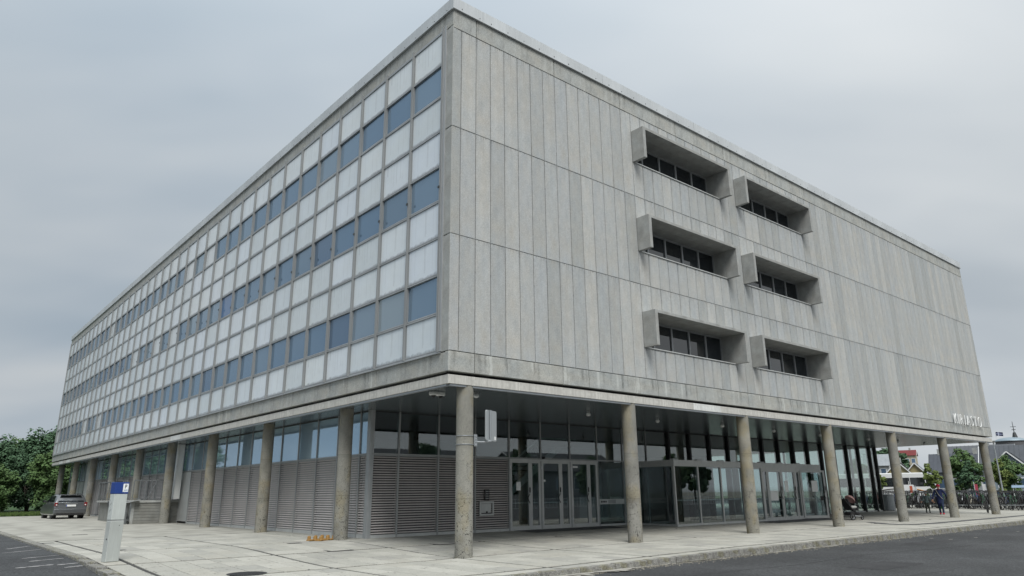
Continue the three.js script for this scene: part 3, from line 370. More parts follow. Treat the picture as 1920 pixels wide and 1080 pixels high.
// ---- ground floor walls
function louvre(name, w, y0, y1, parent) { // a louvred bay in its own frame: x 0..w, facing +z
  const g = group(name, parent), sl = [], p = .074; mesh('backing', box(.0, w, y0, y1, -.13, -.11), M.slatBack, g);
  for (let y = y0 + .02; y < y1 - .02; y += p) { const b = new THREE.BoxGeometry(w - .05, .042, .012); b.rotateX(-.5); b.translate(w / 2, y + .02, -.012); sl.push(metric(b)); }
  stuff(mesh('slats', sl, M.slat, g)); mesh('frame', [box(0, .028, y0, y1, -.08, .018), box(w - .028, w, y0, y1, -.08, .012), box(.028, w - .028, y1 - .03, y1, -.08, .014)], M.frame, g); return g;
}
{ // entrance wall, facing +z
  const ms = [LX]; for (let k = 0; k < 23; k++) ms.push(2.42 + 1.505 * k); ms.push(GXE);   // mullion lines
  const gnd = x => gy(x, EZ) + .0;
  // louvred bays with a book-return hatch
  for (let i = 0; i < 4; i++) { const l = louvre('louvre_bay', ms[i + 1] - ms[i], gnd(3) + .09, GT, lib); l.position.set(ms[i], 0, EZ); }
  mesh('plinth', box(LX, ms[4], gnd(3) - .05, gnd(3) + .088, EZ - .08, EZ + .02), M.frameLt, lib);
  const hatch = group('return_hatch', lib); hatch.position.set(5.9, .92, EZ + .022); mesh('hatch_frame', [box(-.3, .3, .17, .23, 0, .05), box(-.3, .3, -.23, -.17, 0, .05), box(-.3, -.24, -.17, .17, 0, .05), box(.24, .3, -.17, .17, 0, .05)], M.frameLt, hatch); mesh('flap', rbox(-.22, .2, -.14, .16, 0, .03, .01), M.frameLt, hatch); mesh('flap_slot', box(-.22, .2, -.168, -.145, .0, .026), M.black, hatch); mesh('latch', rbox(-.03, .03, -.15, -.09, .03, .05, .008), M.black, hatch);
  const key = group('keypad', lib); key.position.set(5.92, 1.36, EZ + .022); mesh('keypad_plate', rbox(-.1, .1, -.18, .18, 0, .03, .006), M.black, key); for (let i = 0; i < 4; i++) mesh('keypad_row', box(-.07, .07, .1 - .075 * i, .125 - .075 * i, .03, .034), M.frame, key);
  // mullions
  for (let i = 1; i < ms.length; i++) { const dark = ms[i] > 15.8, w = dark ? .055 : .03, d0 = dark ? -.16 : -.1, d1 = dark ? .1 : .035; mesh('glazing_mullion', box(ms[i] - w, ms[i] + w, gnd(ms[i]) - .02, SOF - .01, EZ + d0, EZ + d1), dark ? M.frameDk : M.frame, lib); }
  mesh('corner_mullion', [box(LX - .06, LX + .03, .05, SOF - .01, EZ - .05, EZ + .05), box(LX + .04, LX + .1, .05, SOF - .01, EZ - .05, EZ + .03), box(LX - .05, LX + .02, .05, SOF - .01, EZ - .16, EZ - .06)], M.rail, lib);
  // glass above the louvres and doors, full height further on
  for (let i = 0; i < ms.length - 1; i++) { const full = ms[i] > 24.4, x0 = ms[i] + .03, x1 = ms[i + 1] - .03, y0 = full ? gnd(x0) + .06 : GT + .05; mesh('glass_pane', box(x0, x1, y0, SOF - .02, EZ - .006, EZ + .002), ms[i] < 12 ? M.glassDk : M.glass, lib); if (!full) mesh('glazing_transom', box(x0 - .001, x1 + .001, GT + .003, GT + .05, EZ - .07, EZ + .03), M.frame, lib); else mesh('glass_foot', box(x0, x1, gnd(x0) - .02, gnd(x0) + .06, EZ - .05, EZ + .03), M.frameLt, lib); }
  mesh('head_frame', box(LX + .11, GXE, SOF - .05, SOF - .008, EZ - .05, EZ + .02), M.frameDk, lib);
  // glazed double doors, each a wide and a narrow leaf
  function leaf(x0, x1, y0, y1, parent, handleX, dz = 0, notice) { const g = group('door', parent), f = .085; mesh('door_frame', [box(x0, x0 + f, y0, y1, dz - .03, dz + .03), box(x1 - f, x1, y0, y1, dz - .03, dz + .03), box(x0 + f, x1 - f, y1 - f, y1, dz - .03, dz + .03), box(x0 + f, x1 - f, y0, y0 + .12, dz - .03, dz + .03)], M.frameLt, g); mesh('door_glass', box(x0 + f, x1 - f, y0 + .12, y1 - f, dz - .005, dz + .005), M.glassDk, g); mesh('push_bar', box(x0 + f, x1 - f, y0 + .88, y0 + .905, dz - .028, dz - .01), M.white, g); if (handleX !== undefined) { const s = Math.sign((x0 + x1) / 2 - handleX); mesh('door_handle', [tube([V(handleX, y0 + 1.2, dz + .03), V(handleX + .05 * s, y0 + 1.17, dz + .07), V(handleX + .13 * s, y0 + 1.05, dz + .075), V(handleX + .05 * s, y0 + .91, dz + .07), V(handleX, y0 + .88, dz + .03)], .013, 20, 8), box(handleX - .02, handleX + .02, y0 + 1.24, y0 + 1.42, dz + .03, dz + .05)], M.black, g); mesh('door_hinge', [cyl(V(x0 + .0, y0 + .25, dz + .04), V(x0 + .0, y0 + .36, dz + .04), .018, .018, 8), cyl(V(x0, y1 - .3, dz + .04), V(x0, y1 - .19, dz + .04), .018, .018, 8)], M.steel, g); } if (notice) mesh('door_notice', box(notice[0], notice[0] + notice[2], y0 + notice[1], y0 + notice[1] + notice[3], dz + .006, dz + .010), M.white, g); return g; }
  const dy = gnd(9) + .02, dt = GT - .05;
  for (let b = 4; b < 7; b++) { const x0 = ms[b] + .032, x1 = ms[b + 1] - .032, xm = lerp(x0, x1, .66); leaf(x0, xm, dy, dt, lib, xm - .04, 0, [[x0 + .3, 1.32, .2, .29], [x0 + .1, 1.62, .1, .07], [x0 + .12, 2.13, .26, .07]][b - 4]); leaf(xm + .004, x1, dy, dt, lib); }
  mesh('door_closer_bar', box(ms[4], ms[7], GT - .05, GT + .0, EZ + .03, EZ + .06), M.frameLt, lib); for (const g of lib.children) if (g.name === 'door') g.position.z = EZ;
  mesh('threshold', box(ms[4], ms[8], gnd(9) - .04, gnd(9) + .018, EZ - .06, EZ + .07), M.frameLt, lib);
  const dc = group('door_camera', lib); dc.position.set(ms[5] + .08, GT + .06, EZ + .05); mesh('camera_body', cyl(V(0, 0, 0), V(0, 0, .1), .045, .04, 12), M.black, dc); mesh('camera_arm', box(.04, .42, -.03, .01, -.02, .03), M.frame, dc);
  // glazed side bays next to the porch, with a letter-box rail
  for (let b = 7; b < 9; b++) { const x0 = ms[b] + .04, x1 = b === 8 ? 13.45 : ms[b + 1] - .04; mesh('glass_pane', box(x0, x1, dy + .05, GT, EZ - .006, EZ + .002), M.glassDk, lib); mesh('glass_foot', box(x0, x1, dy - .04, dy + .05, EZ - .05, EZ + .04), M.frameLt, lib); }
  const lr = group('letter_box_rail', lib); lr.position.set(ms[7], dy + .78, EZ); mesh('rail_plate', box(.04, 1.46, 0, .19, -.03, .035), M.frameLt, lr); for (let i = 0; i < 4; i++) mesh('bell_button', rbox(.1 + .085 * i, .16 + .085 * i, .06, .13, .035, .043, .005), M.black, lr); mesh('speaker_grille', box(.52, .95, .03, .16, .035, .042), M.frame, lr);

  // ---- projecting glazed porch
  const PZ = -4.0, px0 = 13.5, px1 = 25.0, pt = 2.6, ph = 2.36, py = gy(18, PZ) + .01, po = group('entrance_porch', lib);
  mesh('porch_roof', [box(px0, px1, ph, pt, PZ - .01, PZ + .05), box(px0, px0 + .06, ph, pt, EZ + .04, PZ - .01), box(px0 + .06, px1 - .02, ph + .05, pt - .02, EZ + .105, PZ - .01)], M.frameLt, po);
  mesh('porch_kerb', [box(px0, px1, py - .04, py + .07, PZ - .06, PZ + .05), box(px0, px0 + .06, py - .04, py + .07, EZ + .04, PZ - .06)], M.frameLt, po);
  const pm = [px0 + .03, 15.06, 16.62, 18.18, 19.74]; for (const x of pm) mesh('porch_mullion', box(x - .035, x + .035, py + .07, ph, PZ - .05, PZ + .04), M.frameLt, po);
  for (const z of [EZ + .08]) mesh('porch_mullion', box(px0, px0 + .06, py + .07, ph, z, z + .06), M.frame, po);
  for (let i = 0; i < 4; i++) mesh('porch_glass', box(pm[i] + .035, pm[i + 1] - .035, py + .07, ph, PZ - .006, PZ + .002), M.glassDk, po);
  mesh('porch_glass', box(px0 + .026, px0 + .034, py + .07, ph, EZ + .14, PZ - .05), M.glassDk, po);
  for (let i = 0; i < 7; i++) mesh('porch_clamp', box(13.55 + 1.56 * i, 13.9 + 1.56 * i, pt, pt + .05, PZ - .16, PZ - .02), M.frameLt, po);
  mesh('porch_rail', [box(pm[0], pm[4], py + .93, py + .955, PZ - .035, PZ - .012)], M.white, po);
  // porch doors: three leaves and one standing open
  const d = (x0, x1, hx, n, dz = 0) => { leaf(x0, x1, py + .02, ph - .06, lib, hx, dz, n).position.z = PZ; };
  d(19.79, 20.2); d(20.22, 21.35, 21.3, [20.36, .82, .62, .42]); d(21.37, 22.55, 22.5, [21.62, 1.18, .3, .5]); d(22.57, 23.0); d(24.3, 24.95);
  mesh('porch_header', box(19.74, px1, ph - .06, ph, PZ - .05, PZ + .03), M.frameLt, po);
  { const o = leaf(0, 1.25, py + .02, ph - .06, lib, 1.2, 0, [.55, 1.18, .3, .5]); o.position.set(23.02, 0, PZ + .03); o.rotation.y = -.55; mesh('access_sign', box(.92, 1.1, py + .8, py + 1.0, .008, .014), M.black, o); }
  mesh('porch_mullion', box(px1 - .05, px1 + .02, py + .07, ph, PZ - .05, PZ + .04), M.frameLt, po);
}
{ // ---- left wall, facing -x, louvres below glass; right end of the hall, facing +x; interior
  const zs = []; for (let k = 0; k < 33; k++) zs.push(-6.72 - 1.515 * k);
  const put = (za, zb, i) => {
    const w = za - zb, g0 = gy(0, za); const glassTop = SOF - .02;
    if (i !== 12 && i !== 20 && i < 27) { const l = louvre('louvre_bay', w, g0 + .1, GT, lib); l.rotation.y = -Math.PI / 2; l.position.set(LX, 0, zb); }
    else { mesh('service_door', box(LX - .02, LX + .06, g0, GT - .02, zb + .06, za - .06), i === 20 ? M.frame : M.frameLt, lib); }
    mesh('glass_pane', box(LX - .002, LX + .006, GT + .05, glassTop, zb + .03, za - .03), M.paneSide ??= phys(C(.44, .60, .73), .03, { metalness: .6, ior: 1.8 }), lib);
    mesh('glazing_transom', box(LX - .03, LX + .05, GT + .003, GT + .05, zb + .031, za - .031), M.frame, lib);
  };
  put(EZ - .17, zs[0], 0); for (let i = 0; i < 32; i++) put(zs[i], zs[i + 1], i + 1);
  for (let i = 0; i < 33; i++) mesh('glazing_mullion', box(LX - .035, LX + .06, gy(0, zs[i]) - .02, SOF - .01, zs[i] - .03, zs[i] + .03), M.frame, lib);
  mesh('plinth', box(LX - .02, LX + .1, .0, .27, -ZE + .6, EZ - .17), M.frameLt, lib);
  mesh('head_frame', box(LX - .02, LX + .06, SOF - .05, SOF - .008, -ZE + .6, EZ - .17), M.frameDk, lib);
  mesh('hanging_duct', rbox(LX - .4, LX - .12, 1.3, SOF - .01, -24.85, -24.5, .02), M.white, lib);
  mesh('grey_wall_panel', box(LX - .3, LX - .02, .2, SOF - .01, -47.2, -45.2), M.frameLt, lib);
  // inside
  const fl = .15; mesh('hall_floor', box(LX + .12, GXE - .06, fl - .1, fl, -22, EZ - .06), M.floorIn, lib);
  mesh('hall_wall', [box(LX + .1, LX + .2, fl, SOF, -ZE + .6, EZ - .2), box(LX + .2, 25, fl, SOF, -16.2, -16), box(25, 25.2, fl, SOF, -22, -16), box(25.2, GXE, fl, SOF, -22.2, -22), box(LX + .1, GXE, 0, SOF, -ZE + .5, -ZE + .6), box(GXE - .1, GXE, 0, SOF, -ZE + .6, -18)], M.wallIn, lib);
  for (let k = 1; k < 6; k++) mesh('hall_column', cyl(V(.683 + 5.99 * k, fl, -12.3), V(.683 + 5.99 * k, SOF, -12.3), .2, .2, 20), M.con, lib);
  const gz = []; for (let k = 0; k <= 8; k++) gz.push(EZ - 1.5 * k); for (let k = 0; k < 8; k++) { mesh('glass_pane', box(GXE - .004, GXE + .004, fl + .06, SOF - .02, gz[k + 1] + .04, gz[k] - .06), M.glass, lib); mesh('glazing_mullion', box(GXE - .1, GXE + .06, fl - .1, SOF - .01, gz[k + 1] - .04, gz[k + 1] + .04), M.frameDk, lib); }
  const st = group('staircase', lib); { const t = []; for (let i = 0; i < 12; i++) t.push(box(8.6 + .3 * i, 8.92 + .3 * i, .9 + .2 * i, .95 + .2 * i, -10.4, -9.2)); mesh('tread', t, M.con, st); mesh('stringer', [bar(V(8.5, .75, -9.15), V(12.2, 3.2, -9.15), .06, .3), bar(V(8.5, .75, -10.45), V(12.2, 3.2, -10.45), .06, .3)], M.white, st); mesh('handrail', [bar(V(8.5, 1.85, -9.12), V(11.2, 3.65, -9.12), .05, .06), bar(V(11.2, 3.65, -9.12), V(13.4, 3.65, -9.12), .05, .06), bar(V(11.2, 2.6, -9.12), V(11.2, 3.8, -9.12), .05, .05), bar(V(8.7, .8, -9.12), V(8.7, 2.0, -9.12), .04, .04), bar(V(10, 1.7, -9.12), V(10, 2.85, -9.12), .04, .04)], M.white, st); mesh('landing', box(12.1, 14.5, 3.1, 3.3, -10.6, -9.1), M.con, st); }
  mesh('reception_desk', rbox(17, 21, fl, 1.2, -13.5, -12.6, .05), M.white, lib);
}
{ // ---- lettering on the corner panels: KIRJASTO
  const sg = thing('sign_lettering', 'pale raised KIRJASTO letters on the concrete wall above the bicycle racks', 'sign', [31.93, 4.66, .0]);
  const el = (cx, cy, rx, ry) => { const a = []; for (let i = 0; i < 24; i++) a.push([cx + rx * Math.cos(i / 24 * 6.2832), cy + ry * Math.sin(i / 24 * 6.2832)]); return a; };
  const L = { K: [.55, [[0, 0], [0, 1]], [[.02, .42], [.5, 1]], [[.14, .55], [.55, 0]]], I: [0, [[0, 0], [0, 1]]], R: [.5, [[0, 0], [0, 1]], [[0, .98], [.28, .98], [.43, .88], [.46, .74], [.42, .6], [.28, .5], [0, .5]], [[.25, .5], [.5, 0]]], J: [.25, [[.25, 1], [.25, .2], [.2, .06], [.1, .01], [0, .03]]], A: [.62, [[0, 0], [.31, 1]], [[.31, 1], [.62, 0]], [[.11, .34], [.51, .34]]], S: [.44, [[.43, .88], [.3, .99], [.15, .96], [.06, .82], [.09, .65], [.23, .54], [.37, .42], [.44, .24], [.36, .07], [.2, .01], [.01, .1]]], T: [.56, [[0, .98], [.56, .98]], [[.28, .98], [.28, 0]]], O: [.78, el(.39, .5, .39, .5)] };
  const hs = .5, ws = .56, lm = std(C(.80, .81, .80), .45); let x = 0;
  for (const c of 'KIRJASTO') { const gs = []; for (const st of L[c].slice(1)) { const p = st.map(a => V(a[0] * ws, a[1] * hs, 0)); if (p.length === 2) gs.push(bar(p[0], p[1], .055, .035, V(0, 0, 1)).clone()); else gs.push(tube(p, .028, 40, 8, c === 'O').scale(1, 1, .6)); } const g = merge(gs); g.translate(0, 0, .09); const m = mesh('letter', g, lm, sg); m.position.x = x; x += L[c][0] * ws + .265; }
}
// ------------------------------------------------------------------ things on the forecourt
{ // parking pylon
  const p = thing('parking_pylon', 'slanting-topped grey parking ticket pylon with blue head and white P panel by the kerb', 'pylon', [-5.80, gy(-5.8, -3.9), -3.9], .27);
  const grey = std(C(.50, .53, .51), .55, { map: rep(metalTex, 1) }), blue = phys(C(.012, .045, .22), .4);
  mesh('lower_body', rbox(-.14, .14, 0, .815, -.09, .09, .012), grey, p); mesh('seam', box(-.135, .135, .815, .83, -.085, .085), M.frame, p);
  mesh('upper_body', rbox(-.14, .14, .83, 1.36, -.09, .09, .012), std(C(.58, .62, .60), .5, { map: rep(metalTex, 1) }), p); mesh('head', rbox(-.146, .146, 1.362, 1.60, -.096, .096, .01), blue, p); mesh('head_cap', rbox(-.11, .02, 1.6, 1.625, -.06, .06, .008), M.black, p);
  const tex = (() => { const c = document.createElement('canvas'); c.width = 128; c.height = 160; const x = c.getContext('2d'); x.fillStyle = '#e8ecee'; x.fillRect(0, 0, 128, 160); x.fillStyle = '#0b0d12'; x.font = 'bold 104px sans-serif'; x.textAlign = 'center'; x.fillText('P', 66, 92); x.font = 'bold 44px sans-serif'; x.fillText('3', 30, 146); x.fillStyle = '#6d86a8'; for (let i = 0; i < 4; i++) x.fillRect(50, 112 + 9 * i, 62, 5); const t = new THREE.CanvasTexture(c); t.colorSpace = THREE.SRGBColorSpace; return t; })();
  const pg = new THREE.PlaneGeometry(.115, .17); pg.translate(.075, 1.485, .0975); mesh('parking_panel', [pg], std(0xffffff, .5, { map: tex }), p);
  mesh('service_lock', [cyl(V(-.146, .45, .02), V(-.139, .45, .02), .015, .015, 10), cyl(V(.05, .72, .089), V(.05, .72, .093), .008, .008, 10)], M.black, p);
  mesh('side_scrawl', [tube([V(-.142, 1.25, -.05), V(-.142, 1.18, .02), V(-.142, 1.13, -.04), V(-.142, 1.06, .03), V(-.142, 1.0, -.03), V(-.142, .92, .0)], .004, 30, 4)], M.frame, p);
}
{ // sign seen from behind, clamped to the corner column
  const s = thing('column_sign', 'grey sign board seen from behind on a steel arm clamped to the corner column', 'sign', [.683, 2.62, -.25]);
  mesh('clamp_band', [new THREE.TorusGeometry(.212, .009, 6, 40).rotateX(Math.PI / 2).translate(0, .1, 0), new THREE.TorusGeometry(.212, .009, 6, 40).rotateX(Math.PI / 2).translate(0, -.1, 0)], M.galv, s);
  mesh('clamp_plate', [rbox(.17, .26, -.14, .14, .02, .16, .008)], M.galv, s); mesh('bolt', [-.1, -.03, .04, .1].map(y => cyl(V(.215, y, .15), V(.215, y, .18), .014, .014, 6)), M.steel, s);
  mesh('arm', [tube([V(.22, -.03, .1), V(.45, -.03, .16), V(.66, .01, .20)], .024, 20, 10)], M.galv, s); mesh('sign_pole', cyl(V(.63, -.02, .2), V(.63, .74, .2), .024, .024, 12), M.galv, s);
  const sp = new THREE.Shape(), w = .27, h = .36, r = .05; sp.moveTo(-w + r, -h); sp.lineTo(w - r, -h); sp.quadraticCurveTo(w, -h, w, -h + r); sp.lineTo(w, h - r); sp.quadraticCurveTo(w, h, w - r, h); sp.lineTo(-w + r, h); sp.quadraticCurveTo(-w, h, -w, h - r); sp.lineTo(-w, -h + r); sp.quadraticCurveTo(-w, -h, -w + r, -h);
  const board = new THREE.ExtrudeGeometry(sp, { depth: .02, bevelEnabled: true, bevelSize: .008, bevelThickness: .008, bevelSegments: 2 }); const bm = mesh('sign_board', clean(board), std(C(.36, .385, .40), .5, { metalness: .3 }), s); bm.position.set(.70, .37, .11); bm.rotation.y = .42;
  const st = mesh('sticker', box(-.04, .04, -.04, .04, 0, .003), M.white, s); st.position.set(.885, .08, .058); st.rotation.y = .42;
}
{ // cameras and dome lamps under the soffit
  const k = thing('security_camera', 'pair of white dome security cameras side by side under the soffit behind the corner column', 'camera', [.72, SOF - .01, -1.5]);
  for (const x of [-.11, .11]) { mesh('camera_housing', rbox(x - .1, x + .1, -.1, 0, -.08, .08, .03), M.white, k); mesh('camera_dome', new THREE.SphereGeometry(.06, 16, 8, 0, 6.3, Math.PI / 2, Math.PI / 2).translate(x, -.1, 0), M.black, k); } mesh('camera_plate', box(-.2, .2, -.008, 0, -.09, .09), M.frame, k);
  const l0 = thing('soffit_lamp', 'small round dome lamp hanging from the dark soffit', 'lamp', [1.58, SOF - .01, -.98], 0, 'dome lamps under the soffit');
  mesh('lamp_base', cyl(V(0, -.05, 0), V(0, 0, 0), .05, .06, 20), M.frame, l0); mesh('lamp_globe', new THREE.SphereGeometry(.075, 20, 12).scale(1, .8, 1).translate(0, -.09, 0), phys(C(.7, .72, .72), .2), l0);
  for (const [x, z] of [[7.28, -2.46], [10.98, -2.6], [14.59, -2.34], [18.6, -2.5], [22.6, -2.5], [27.5, -2.5], [31, -2.5], [34.5, -2.5]]) dup(l0, [x, SOF - .01, z], 0);
}
{ // upturned plastic base, mustard yellow
  const p = thing('plastic_pallet', 'mustard yellow plastic pallet lying with its feet up beside the column', 'pallet', [.16, gy(.2, -6.3), -6.42], .5); p.scale.setScalar(.84); const y = std(C(.40, .22, .055), .6, { map: rep(roughCon, 1) });
  const slot = []; for (const [a, b, c, d] of [[-.45, .45, -.3, -.2], [-.45, .45, .2, .3], [-.45, .45, -.05, .05], [-.45, -.33, -.2, .2], [.33, .45, -.2, .2], [-.06, .06, -.2, .2]]) slot.push(rbox(a, b, 0, .035, c, d, .01)); mesh('deck', slot, y, p);
  for (const x of [-.37, 0, .37]) for (const z of [-.24, 0, .24]) if (x || z) { const g = new THREE.LatheGeometry([[.075, .03], [.062, .05], [.052, .14], [.045, .15], [0, .15]].map(a => new THREE.Vector2(...a)), 16); g.translate(x, 0, z); mesh('foot', clean(g), y, p); }
}
{ // covers and drain slots in the paving
  const m = thing('manhole_cover', 'round grated cast iron manhole cover in the pale paving', 'manhole', [-4.2, gy(-4.2, -.44) + .003, -.44]); const iron = std(C(.05, .05, .05), .65, { metalness: .3 });
  mesh('rim', clean(new THREE.RingGeometry(.3, .36, 40).rotateX(-Math.PI / 2).translate(0, .006, 0)), iron, m); mesh('cover_plate', cyl(V(0, -.01, 0), V(0, .001, 0), .3, .3, 40), M.black, m); const bars = []; for (let i = -6; i <= 6; i++) { const x = i * .045, L = Math.sqrt(.09 - x * x); bars.push(box(x - .012, x + .012, .0, .008, -L, L)); } mesh('grating', bars, iron, m);
  const slots = [[-3.14, -19.76, .7], [-4.3, -15.78, .46], [-5.9, -11.22, .34], [-5.0, -6.6, .2], [-.95, -5.75, .36]], w = ['farthest drain slot in the row of slots beyond the parking pylon', 'middle long drain slot in the paving behind the parking pylon', 'short dark drain slot in the paving next to the left kerb', 'short dark drain slot right behind the parking pylon', 'dark oval drain slot in the paving beside the yellow pallet'];
  slots.forEach(([x, z, L], i) => { const t = thing('drain_slot', w[i], 'drain', [x, gy(x, z), z]); mesh('slot_cover', rbox(-L / 2, L / 2, -.01, .006, -.1, .1, .005), iron, t); mesh('slot_opening', box(-L / 2 + .03, L / 2 - .03, .006, .0075, -.05, .05), M.black, t); });
  for (const [i, [x, z, l]] of [[-.85, -3.45, 'square paving-filled access cover in front of the yellow pallet'], [2.25, -3.35, 'square paving-filled access cover behind the corner column']].entries()) { const t = thing('access_cover', l, 'manhole', [x, gy(x, z), z]); mesh('cover_frame', [box(-.3, .3, -.01, .006, -.3, -.27), box(-.3, .3, -.01, .006, .27, .3), box(-.3, -.27, -.01, .006, -.27, .27), box(.27, .3, -.01, .006, -.27, .27)], iron, t); mesh('cover_fill', box(-.27, .27, -.01, .004, -.27, .27), M.slab[3], t); }
}
{ // loading dock with open stair and railings
  const zf = -24.9, d = thing('loading_dock', 'concrete loading dock with steel railings and open stair against the long side', 'loading dock', [.5, gy(0, zf), zf]); const blk = std(C(.27, .275, .255), .9, { map: rep(roughCon, 1) });
  for (let i = 0; i < 7; i++) mesh('block_course', rbox(-1.06, .92, .004 + .137 * i, .134 + .137 * i, -.2, .0 - (i % 2) * .004, .008), blk, d);
  mesh('block_pier', rbox(-1.2, -1.062, 0, .96, -.3, .012, .01), M.con, d); mesh('dock_side', box(-1.06, -.9, .0, .96, -7.6, -.2), blk, d); mesh('dock_slab', [box(-1.24, LX - .52, .965, 1.06, -7.6, .04)], M.con, d);
  const tr = []; for (let i = 0; i < 5; i++) mesh('stair_tread', box(-1.95, -1.24, .16 + .18 * i, .2 + .18 * i, -.25 - .27 * i, .05 - .27 * i), M.railDk, d); mesh('stair_stringer', [bar(V(-1.95, .05, .1), V(-1.95, .98, -1.3), .04, .16), bar(V(-1.26, .05, .1), V(-1.26, .98, -1.3), .04, .16)], M.frameDk, d);
  for (const x of [-1.9, -1.42]) mesh('post', box(x - .03, x + .03, 0, .93, .06, .12), M.railDk, d); mesh('stair_canopy', [bar(V(-1.95, .86, .1), V(-.9, 1.1, .1), .36, .02, V(0, 1, 0))], M.frame, d);
  const rl = (a, b, n) => { const g = group('railing', d); mesh('top_rail', bar(a.clone().setY(2.0), b.clone().setY(2.0), .05, .05), M.railDk, g); mesh('bottom_rail', bar(a.clone().setY(1.14), b.clone().setY(1.14), .04, .04), M.railDk, g); for (let i = 0; i <= n; i++) { const q = a.clone().lerp(b, i / n); mesh('baluster', box(q.x - .018, q.x + .018, 1.07, 1.98, q.z - .018, q.z + .018), M.railDk, g); } return g; };
  rl(V(-1.2, 0, .0), V(.85, 0, .0), 8); const g2 = rl(V(-1.2, 0, -1.4), V(-1.2, 0, -7.5), 10); mesh('brace', bar(V(-.55, 1.15, .02), V(-.2, 1.95, .02), .04, .04), M.railDk, d); 
}
// ------------------------------------------------------------------ people
function sdfMesh(bones, lo, hi, res) { // bones: [ax,ay,az,ra,bx,by,bz,rb,color,k]; smooth union of tapered capsules, coloured by the nearest
  const mc = new MarchingCubes(res, new THREE.MeshBasicMaterial(), false, false, 120000); mc.isolation = 0; const S = res, H = S / 2, c = lo.clone().add(hi).multiplyScalar(.5), hs = hi.clone().sub(lo).multiplyScalar(.5);
  const dist = (b, x, y, z) => { const px = x - b[0], py = y - b[1], pz = z - b[2], dx = b[4] - b[0], dy = b[5] - b[1], dz = b[6] - b[2], t = clamp((px * dx + py * dy + pz * dz) / (dx * dx + dy * dy + dz * dz + 1e-9)); return Math.hypot(px - dx * t, py - dy * t, (pz - dz * t) / (b[10] ?? 1)) - lerp(b[3], b[7], t); };
  for (let k = 0; k < S; k++) for (let j = 0; j < S; j++) for (let i = 0; i < S; i++) { const x = c.x + (i - H) / H * hs.x, y = c.y + (j - H) / H * hs.y, z = c.z + (k - H) / H * hs.z; let d = 9; for (const b of bones) { const e = dist(b, x, y, z), K = b[9] ?? .03; const h = clamp(.5 + .5 * (d - e) / K); d = lerp(d, e, h) - K * h * (1 - h); } mc.field[i + j * S + k * S * S] = -d; }
  mc.update(); const n = mc.count, P = new Float32Array(n * 3), N = new Float32Array(n * 3), Q = new Float32Array(n * 3);
  for (let i = 0; i < n; i++) { const x = c.x + mc.positionArray[3 * i] * hs.x, y = c.y + mc.positionArray[3 * i + 1] * hs.y, z = c.z + mc.positionArray[3 * i + 2] * hs.z; P.set([x, y, z], 3 * i); let bd = 9, bc; for (const b of bones) { const e = dist(b, x, y, z); if (e < bd) { bd = e; bc = b[8]; } } Q.set(bc, 3 * i); }
  const g = new THREE.BufferGeometry(); g.setAttribute('position', new THREE.BufferAttribute(P, 3)); g.setAttribute('color', new THREE.BufferAttribute(Q, 3));
  // normals from the field's own normal array, oriented outward
  for (let i = 0; i < n; i++) N.set([mc.normalArray[3 * i], mc.normalArray[3 * i + 1], mc.normalArray[3 * i + 2]], 3 * i); g.setAttribute('normal', new THREE.BufferAttribute(N, 3)); g.computeVertexNormals(); return g;
}
const bodyMat = std(0xffffff, .85, { vertexColors: true });
function hand(p, dir, side, skin, out) { const d = dir.clone().normalize(), s = side.clone().normalize(); const B = (a, b, r0, r1) => out.push([a.x, a.y, a.z, r0, b.x, b.y, b.z, r1, skin, .008]); const pal = p.clone().addScaledVector(d, .075); B(p, pal, .026, .034); const len = [.062, .075, .07, .052]; for (let i = 0; i < 4; i++) { const r = pal.clone().addScaledVector(s, (-.027 + .018 * i)); const m = r.clone().addScaledVector(d, len[i] * .55), t = m.clone().addScaledVector(d, len[i] * .4).addScaledVector(s, .004 * (1.5 - i)); t.z += .012; B(r, m, .0095, .009); B(m, t, .009, .0075); } const b = p.clone().addScaledVector(d, .025).addScaledVector(s, -.028), m = b.clone().addScaledVector(s, -.022).addScaledVector(d, .03), t = m.clone().addScaledVector(d, .032); B(b, m, .012, .0105); B(m, t, .0105, .009); }
